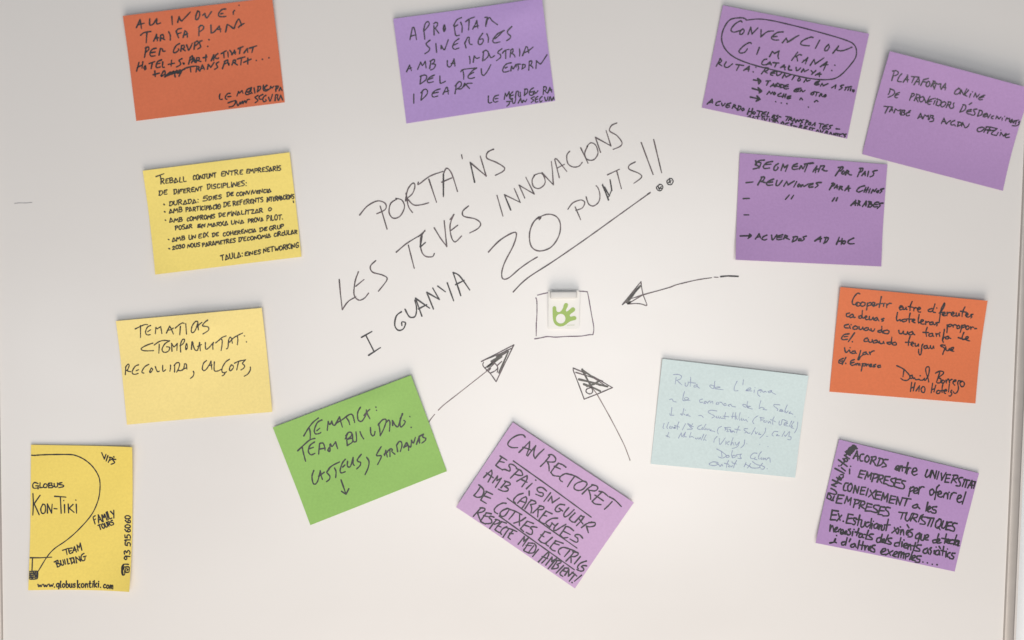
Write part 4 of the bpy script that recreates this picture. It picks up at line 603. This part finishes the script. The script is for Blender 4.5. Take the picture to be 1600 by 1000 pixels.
# 13 purple, lower right
c = (1260, 680, 4.5448); a, b, d, e = (1290, 685, 9.091), (1395, 710, 8), (1290, 785, 9.527), (1380, 800, 10.528)
n, pl = note('purple', c, ((232, 30), (1225, 270), (1052, 968), (65, 765)), 'purple note filled with bold writing, with one word running up its left edge', (.0022, .0012), bump=.0008, curl=(0, 0, 0, .003))
trace(n, pl, 2.75, 'ink', [(a, """395,285 420,235 445,180;~445,180 455,250 460,315;410,250 475,255;~540,225 500,230 485,280 500,320 530,320;~590,245 560,280 565,330 600,330 620,285 600,245 580,245;635,360 665,260;~650,265 710,260 705,300 655,315;~665,310 690,345 710,385;735,385 770,285;~755,280 810,295 805,350 765,385 725,390;~880,300 830,300 815,330 850,370 855,395 800,405;
345,440 345,505;358,398 361,400;500,455 470,550;~500,455 545,465 575,465;485,505 550,515;470,550 520,565;560,580 595,480;595,480 605,550;605,550 655,495;655,495 640,585;660,615 695,505;~680,505 740,515 735,555 690,570;735,620 770,530;~755,520 815,530 810,570 765,580;765,580 800,635;~915,545 850,540;850,540 825,640;~825,640 870,650;840,590 890,600;~1000,565 940,575 930,600 970,640 960,680 900,670 870,650;
~325,640 285,645 260,710 270,745 300,745;~370,645 325,680 325,745 355,755 385,700 375,650 355,645;400,780 425,675;425,675 455,780;455,780 480,690;~575,700 515,695;520,695 495,795;~495,795 550,800;505,745 560,745;610,715 580,815;640,740 690,860;720,740 615,835;~795,765 725,755;730,755 705,860;~705,860 770,870;715,805 785,810;795,880 825,775;825,775 840,860;840,860 890,790;890,790 875,905;~1000,830 930,815;935,815 905,915;~905,915 970,925;920,870 990,870;
~265,815 185,805;190,805 155,920;~155,920 235,930;170,860 240,860;275,925 310,830;310,830 325,900;325,900 370,850;370,850 355,950;400,985 430,880;~415,870 480,885 470,925 420,935;480,1000 515,895;~500,890 560,905 550,945 505,950"""),
 (b, """~25,180 65,170 75,145 45,145 30,180 45,195 75,190;75,205 90,140;~85,170 110,140 115,205;185,100 150,230;130,160 200,165;180,165 170,240;~175,200 200,165 220,170;~235,215 290,205 290,175 260,170 235,220 260,258 300,245;~430,190 405,260 420,285 455,260 480,195;465,290 495,200;495,200 525,300;525,300 545,205;575,215 550,310;605,235 610,320;610,320 665,225;~720,255 670,250;675,250 650,345;~650,345 700,350;660,300 710,300;730,355 765,265;~750,260 810,265 800,300 755,310;755,310 795,355;~875,290 835,295 825,325 845,360 835,395 790,390;905,310 870,400;890,315 960,325;930,320 905,410;935,420 990,325;990,325 985,420;950,385 1000,385;980,335 1050,345;1030,345 1010,425;
~100,315 35,310;40,310 20,400;~20,400 60,415;30,350 90,360;~160,335 120,330 115,355 145,390 130,430 60,415;225,410 200,525;~215,430 260,405 265,440 220,465;~270,460 305,450 305,420 280,425 260,470 285,488 315,475;335,410 320,495;~330,440 360,405 395,410;~495,435 465,455 470,505 500,500 515,460 495,430;~580,385 550,420 540,490 525,565;515,475 580,470;~565,500 605,490 600,460 575,470 565,515 600,535 630,520;~645,490 635,540;~640,510 665,480 680,500;690,490 685,555;705,472 708,475;735,490 715,560;~725,520 755,480 795,485;~805,560 850,540 855,515 825,515 805,570 825,600 865,590;915,470 870,620;
45,625 62,535;62,535 90,635;90,635 125,540;120,545 230,560;180,560 150,645;~305,625 255,645 260,670 300,665 315,630;~310,650 340,680;~440,600 415,710;~430,700 475,670 460,650 435,690 450,720 480,715;~550,655 500,660 505,690 540,700 535,735 490,730;
80,725 175,735;130,735 105,810;~180,730 160,800 180,835 210,815 240,745;225,835 265,750;~250,740 310,755 300,790 255,795;255,795 300,845;~385,755 350,780 325,845;~440,790 375,785 365,815 405,850 400,875 345,870;440,795 520,800;480,800 440,895;520,800 480,905;~590,810 545,850 540,910 575,920 605,870 605,815 580,808;570,905 595,945;~635,835 615,900 630,925 660,905 680,840;~740,850 690,850;695,850 665,940;~665,940 715,945;680,895 740,895;~805,865 765,860 750,890 775,925 765,960 715,950"""),
 (d, """~510,45 550,75 600,110;~695,35 625,15;630,15 595,130;~595,130 690,135;615,70 690,75;~800,50 740,45 720,80 770,120 765,155 690,140;~885,75 820,65;825,65 785,180;~785,180 850,190;800,125 880,130;~965,85 915,75 900,110 940,150 940,200 860,205;
~195,135 100,120;105,120 75,260;~75,260 155,265;90,190 165,190;195,170 220,270;245,195 170,280;268,285 271,288;~415,190 340,175;345,180 310,310;~310,310 385,320;330,245 400,240;~465,240 425,240 425,270 450,300 430,335 400,325;515,195 480,350;460,255 545,265;~545,275 530,350 545,375 580,350 595,290;~655,300 610,310 600,350 625,370 660,340;690,245 665,390;700,320 690,400;718,285 721,288;~770,320 730,340 730,385 765,385 790,330;~790,330 780,390 800,400;~810,340 800,410;~805,380 835,340 840,410;~850,350 835,410 870,415 885,360;940,255 905,425;880,340 970,340;
75,340 65,430;~70,400 105,350 125,440;~130,420 180,390 170,375 135,405 145,440 190,435;~225,400 195,420 195,440;~225,465 270,440 255,410 225,440 235,475 280,470;~280,460 320,445 305,430 285,470 330,475;~375,400 345,410 370,440 370,480 335,490;410,440 400,500;428,408 431,410;500,395 465,500;445,445 520,465;~540,470 505,490 505,525 540,520 555,480;~555,480 555,525 575,530;645,420 600,550;580,480 655,500;~720,480 670,480 660,510 700,540 690,560 610,550;~830,530 780,540 765,585 790,605 835,580;850,480 820,600;~835,590 880,575 880,550 855,560 845,600 880,605;940,490 890,615;~990,540 945,545 945,580 985,610 965,630 905,615;
~65,605 130,590 150,540 130,580 165,605;165,495 168,498;~290,590 245,600 245,635 280,635 310,600;325,530 300,640;375,550 355,590;~430,620 380,640 385,670 425,665 450,625;~445,640 460,675;510,575 480,695;565,590 540,705;520,640 600,650;590,660 590,715;~595,690 620,655 640,660;~640,700 680,685 680,660 645,680 645,715 680,720;~745,645 705,650 705,680 735,710 730,745 680,735;~825,750 890,730 900,700 860,700 825,750 850,780 920,780"""),
 (e, """85,625 125,720;165,645 45,715;~160,720 230,690 230,660 195,670 175,730 220,745;~270,665 250,755;~260,700 305,660 295,760;~300,720 345,670 335,765;375,700 370,780;~360,700 430,690 420,730 365,745;490,660 440,790;~440,780 530,750 520,720 480,740 475,790 530,800;~630,730 570,730 560,770 605,790 590,830 525,825;655,826 658,829;728,838 731,841;808,862 811,865;886,868 889,871;
190,260 235,365;~250,270 200,310 150,350;265,295 250,365;290,252 293,255;300,300 290,380;~295,345 335,295 345,385;~385,360 430,335 425,305 395,325 390,375 425,385;400,215 430,265;~495,290 455,300 450,330 485,360 475,410 415,415;~605,350 545,390 545,440 595,430 615,360;~615,355 595,440 575,515;~640,370 625,455 665,465 690,385;~690,440 745,415 745,380 705,390 695,455 750,465;~880,460 825,470 830,510 880,505;920,365 875,510;~890,495 935,470 925,445 890,470 900,515 960,505;1045,365 1010,520;970,435 1070,450;~1040,500 1090,470 1075,450 1040,490 1080,520;~1150,460 1100,480 1100,520 1150,520;1215,380 1160,540;1100,460 1240,470;~1240,480 1190,500 1190,540 1240,530 1255,480;~1250,500 1220,550 1255,555;
~270,510 205,520 195,565 240,570;300,430 265,570;320,500 310,580;350,468 353,470;~340,570 400,550 390,520 350,540 350,590 400,600;420,540 410,620;~415,590 455,540 460,630;540,510 500,640;480,560 560,570;~630,550 570,550 560,590 605,620 595,650 520,640;~730,600 670,630 665,675 715,680 745,620;~735,640 750,690;~800,590 770,610 795,650 775,700;~845,640 840,690;875,580 878,583;~910,630 870,650 865,700 910,700 930,640;~925,660 935,710;925,570 945,605;1000,570 975,715;960,635 1020,650;1040,650 1030,740;1060,610 1063,613;~1100,670 1065,690 1060,735 1095,745;~1180,680 1140,680 1130,710 1160,740 1145,770 1095,765""")])
trace(n, pl, 2.7, 'ink', [(a, "25,850 95,885 120,890;25,850 45,780;45,780 75,815 90,840 70,870;105,885 130,825;~85,715 140,745 165,780 140,800 60,780;95,665 155,690;95,665 175,640;175,640 105,595;105,595 230,650;~165,560 200,590 230,590 215,560 185,570 180,610;~200,540 210,570 250,560 255,520 220,520;140,430 270,500;230,420 285,465;193,392 196,395;185,305 310,400;220,390 270,330;~250,290 290,330 315,310 290,285 265,300 270,340;~270,240 300,265 340,290;~285,240 310,215;~280,190 350,240 330,170 300,200;~330,145 380,200;~340,130 390,190;360,120 400,180;~385,100 420,150;400,95 450,145;350,130 420,120;300,175 350,240;320,160 370,215;375,110 410,165;425,110 440,150")], 'side_note')

# ------------------------------------------------------------------ logo card under a bar magnet
def px(x, y, h=0): return P(820 + x / 10, 440 + y / 10, h)
TLc, BRc = px(372, 132, .004), px(846, 742, .002)
cc = Vector(((TLc.x + BRc.x) / 2, 0, (TLc.z + BRc.z) / 2))
bm = bmesh.new(); bmesh.ops.create_cube(bm, size=1)
W2, H2 = (BRc.x - TLc.x), (TLc.z - BRc.z)
tilt = lambda z: .0012 + .0030 * ((z / H2) + .5)
for v in bm.verts:
    z = v.co.z * H2; v.co = Vector((v.co.x * W2, -tilt(z) - (.0011 if v.co.y < 0 else 0), z))
bmesh.ops.bevel(bm, geom=[e for e in bm.edges if abs(e.verts[0].co.y - e.verts[1].co.y) > .0005 and abs(e.verts[0].co.z - e.verts[1].co.z) < .001], offset=.0012, segments=3, affect='EDGES')
me = bpy.data.meshes.new('logo_card'); bm.to_mesh(me); bm.free(); me.materials.append(M['card'])
card = bpy.data.objects.new('logo_card', me); COL.objects.link(card); card.location = cc; card.rotation_euler = (0, math.radians(-.6), 0)
tag(card, 'small white card with a green open-hand emblem, hanging under a bar magnet', 'card')
def oncard(x, y, l):
    a = px(x, y, .004); z = a.z - cc.z
    return Vector((a.x - cc.x, -tilt(z) - .0011 - l, z))
out = catmull([(435,410),(445,388),(465,382),(485,392),(492,415),(495,450),(510,472),(540,475),(570,455),(595,415),(612,360),(630,338),(655,335),(675,352),(672,385),(650,430),(642,455),(655,468),(680,455),(725,415),(755,403),(780,418),(787,445),(770,470),(725,500),(703,525),(708,545),(730,548),(765,540),(795,550),(806,572),(795,597),(765,608),(720,620),(680,642),(630,680),(580,700),(530,700),(480,675),(450,630),(438,570),(434,490)], True)
hole = [(560 + 74 * math.cos(t * math.tau / 40), 580 + 76 * math.sin(t * math.tau / 40)) for t in range(40)]
vs = [Vector((x, y, 0)) for x, y in out + hole]
tri = tessellate_polygon([[Vector((x, y, 0)) for x, y in out], [Vector((x, y, 0)) for x, y in hole]])
link('emblem', [oncard(v.x, v.y, .00012) for v in vs], [tuple(t) for t in tri], M['emblem'], card)
pn = Pen(lambda x, y, l: oncard((x - 820) * 10, (y - 440) * 10, l), .9)
pn.draw("665,684 690,682;698,684 722,681;730,683 775,680", CX); pn.build('caption', M['caption'], card)
A, B = px(398, 150, .012), px(815, 270, .012)
mg = box('bar_magnet', (-(B.x - A.x) / 2, -.0100, -(A.z - B.z) / 2), ((B.x - A.x) / 2, -.0060, (A.z - B.z) / 2), M['magnet'], None, .0014, 4)
mg.location = ((A.x + B.x) / 2, 0, (A.z + B.z) / 2); mg.rotation_euler = (0, math.radians(-1.2), 0)
tag(mg, 'small grey-white bar magnet across the top of the logo card', 'magnet')
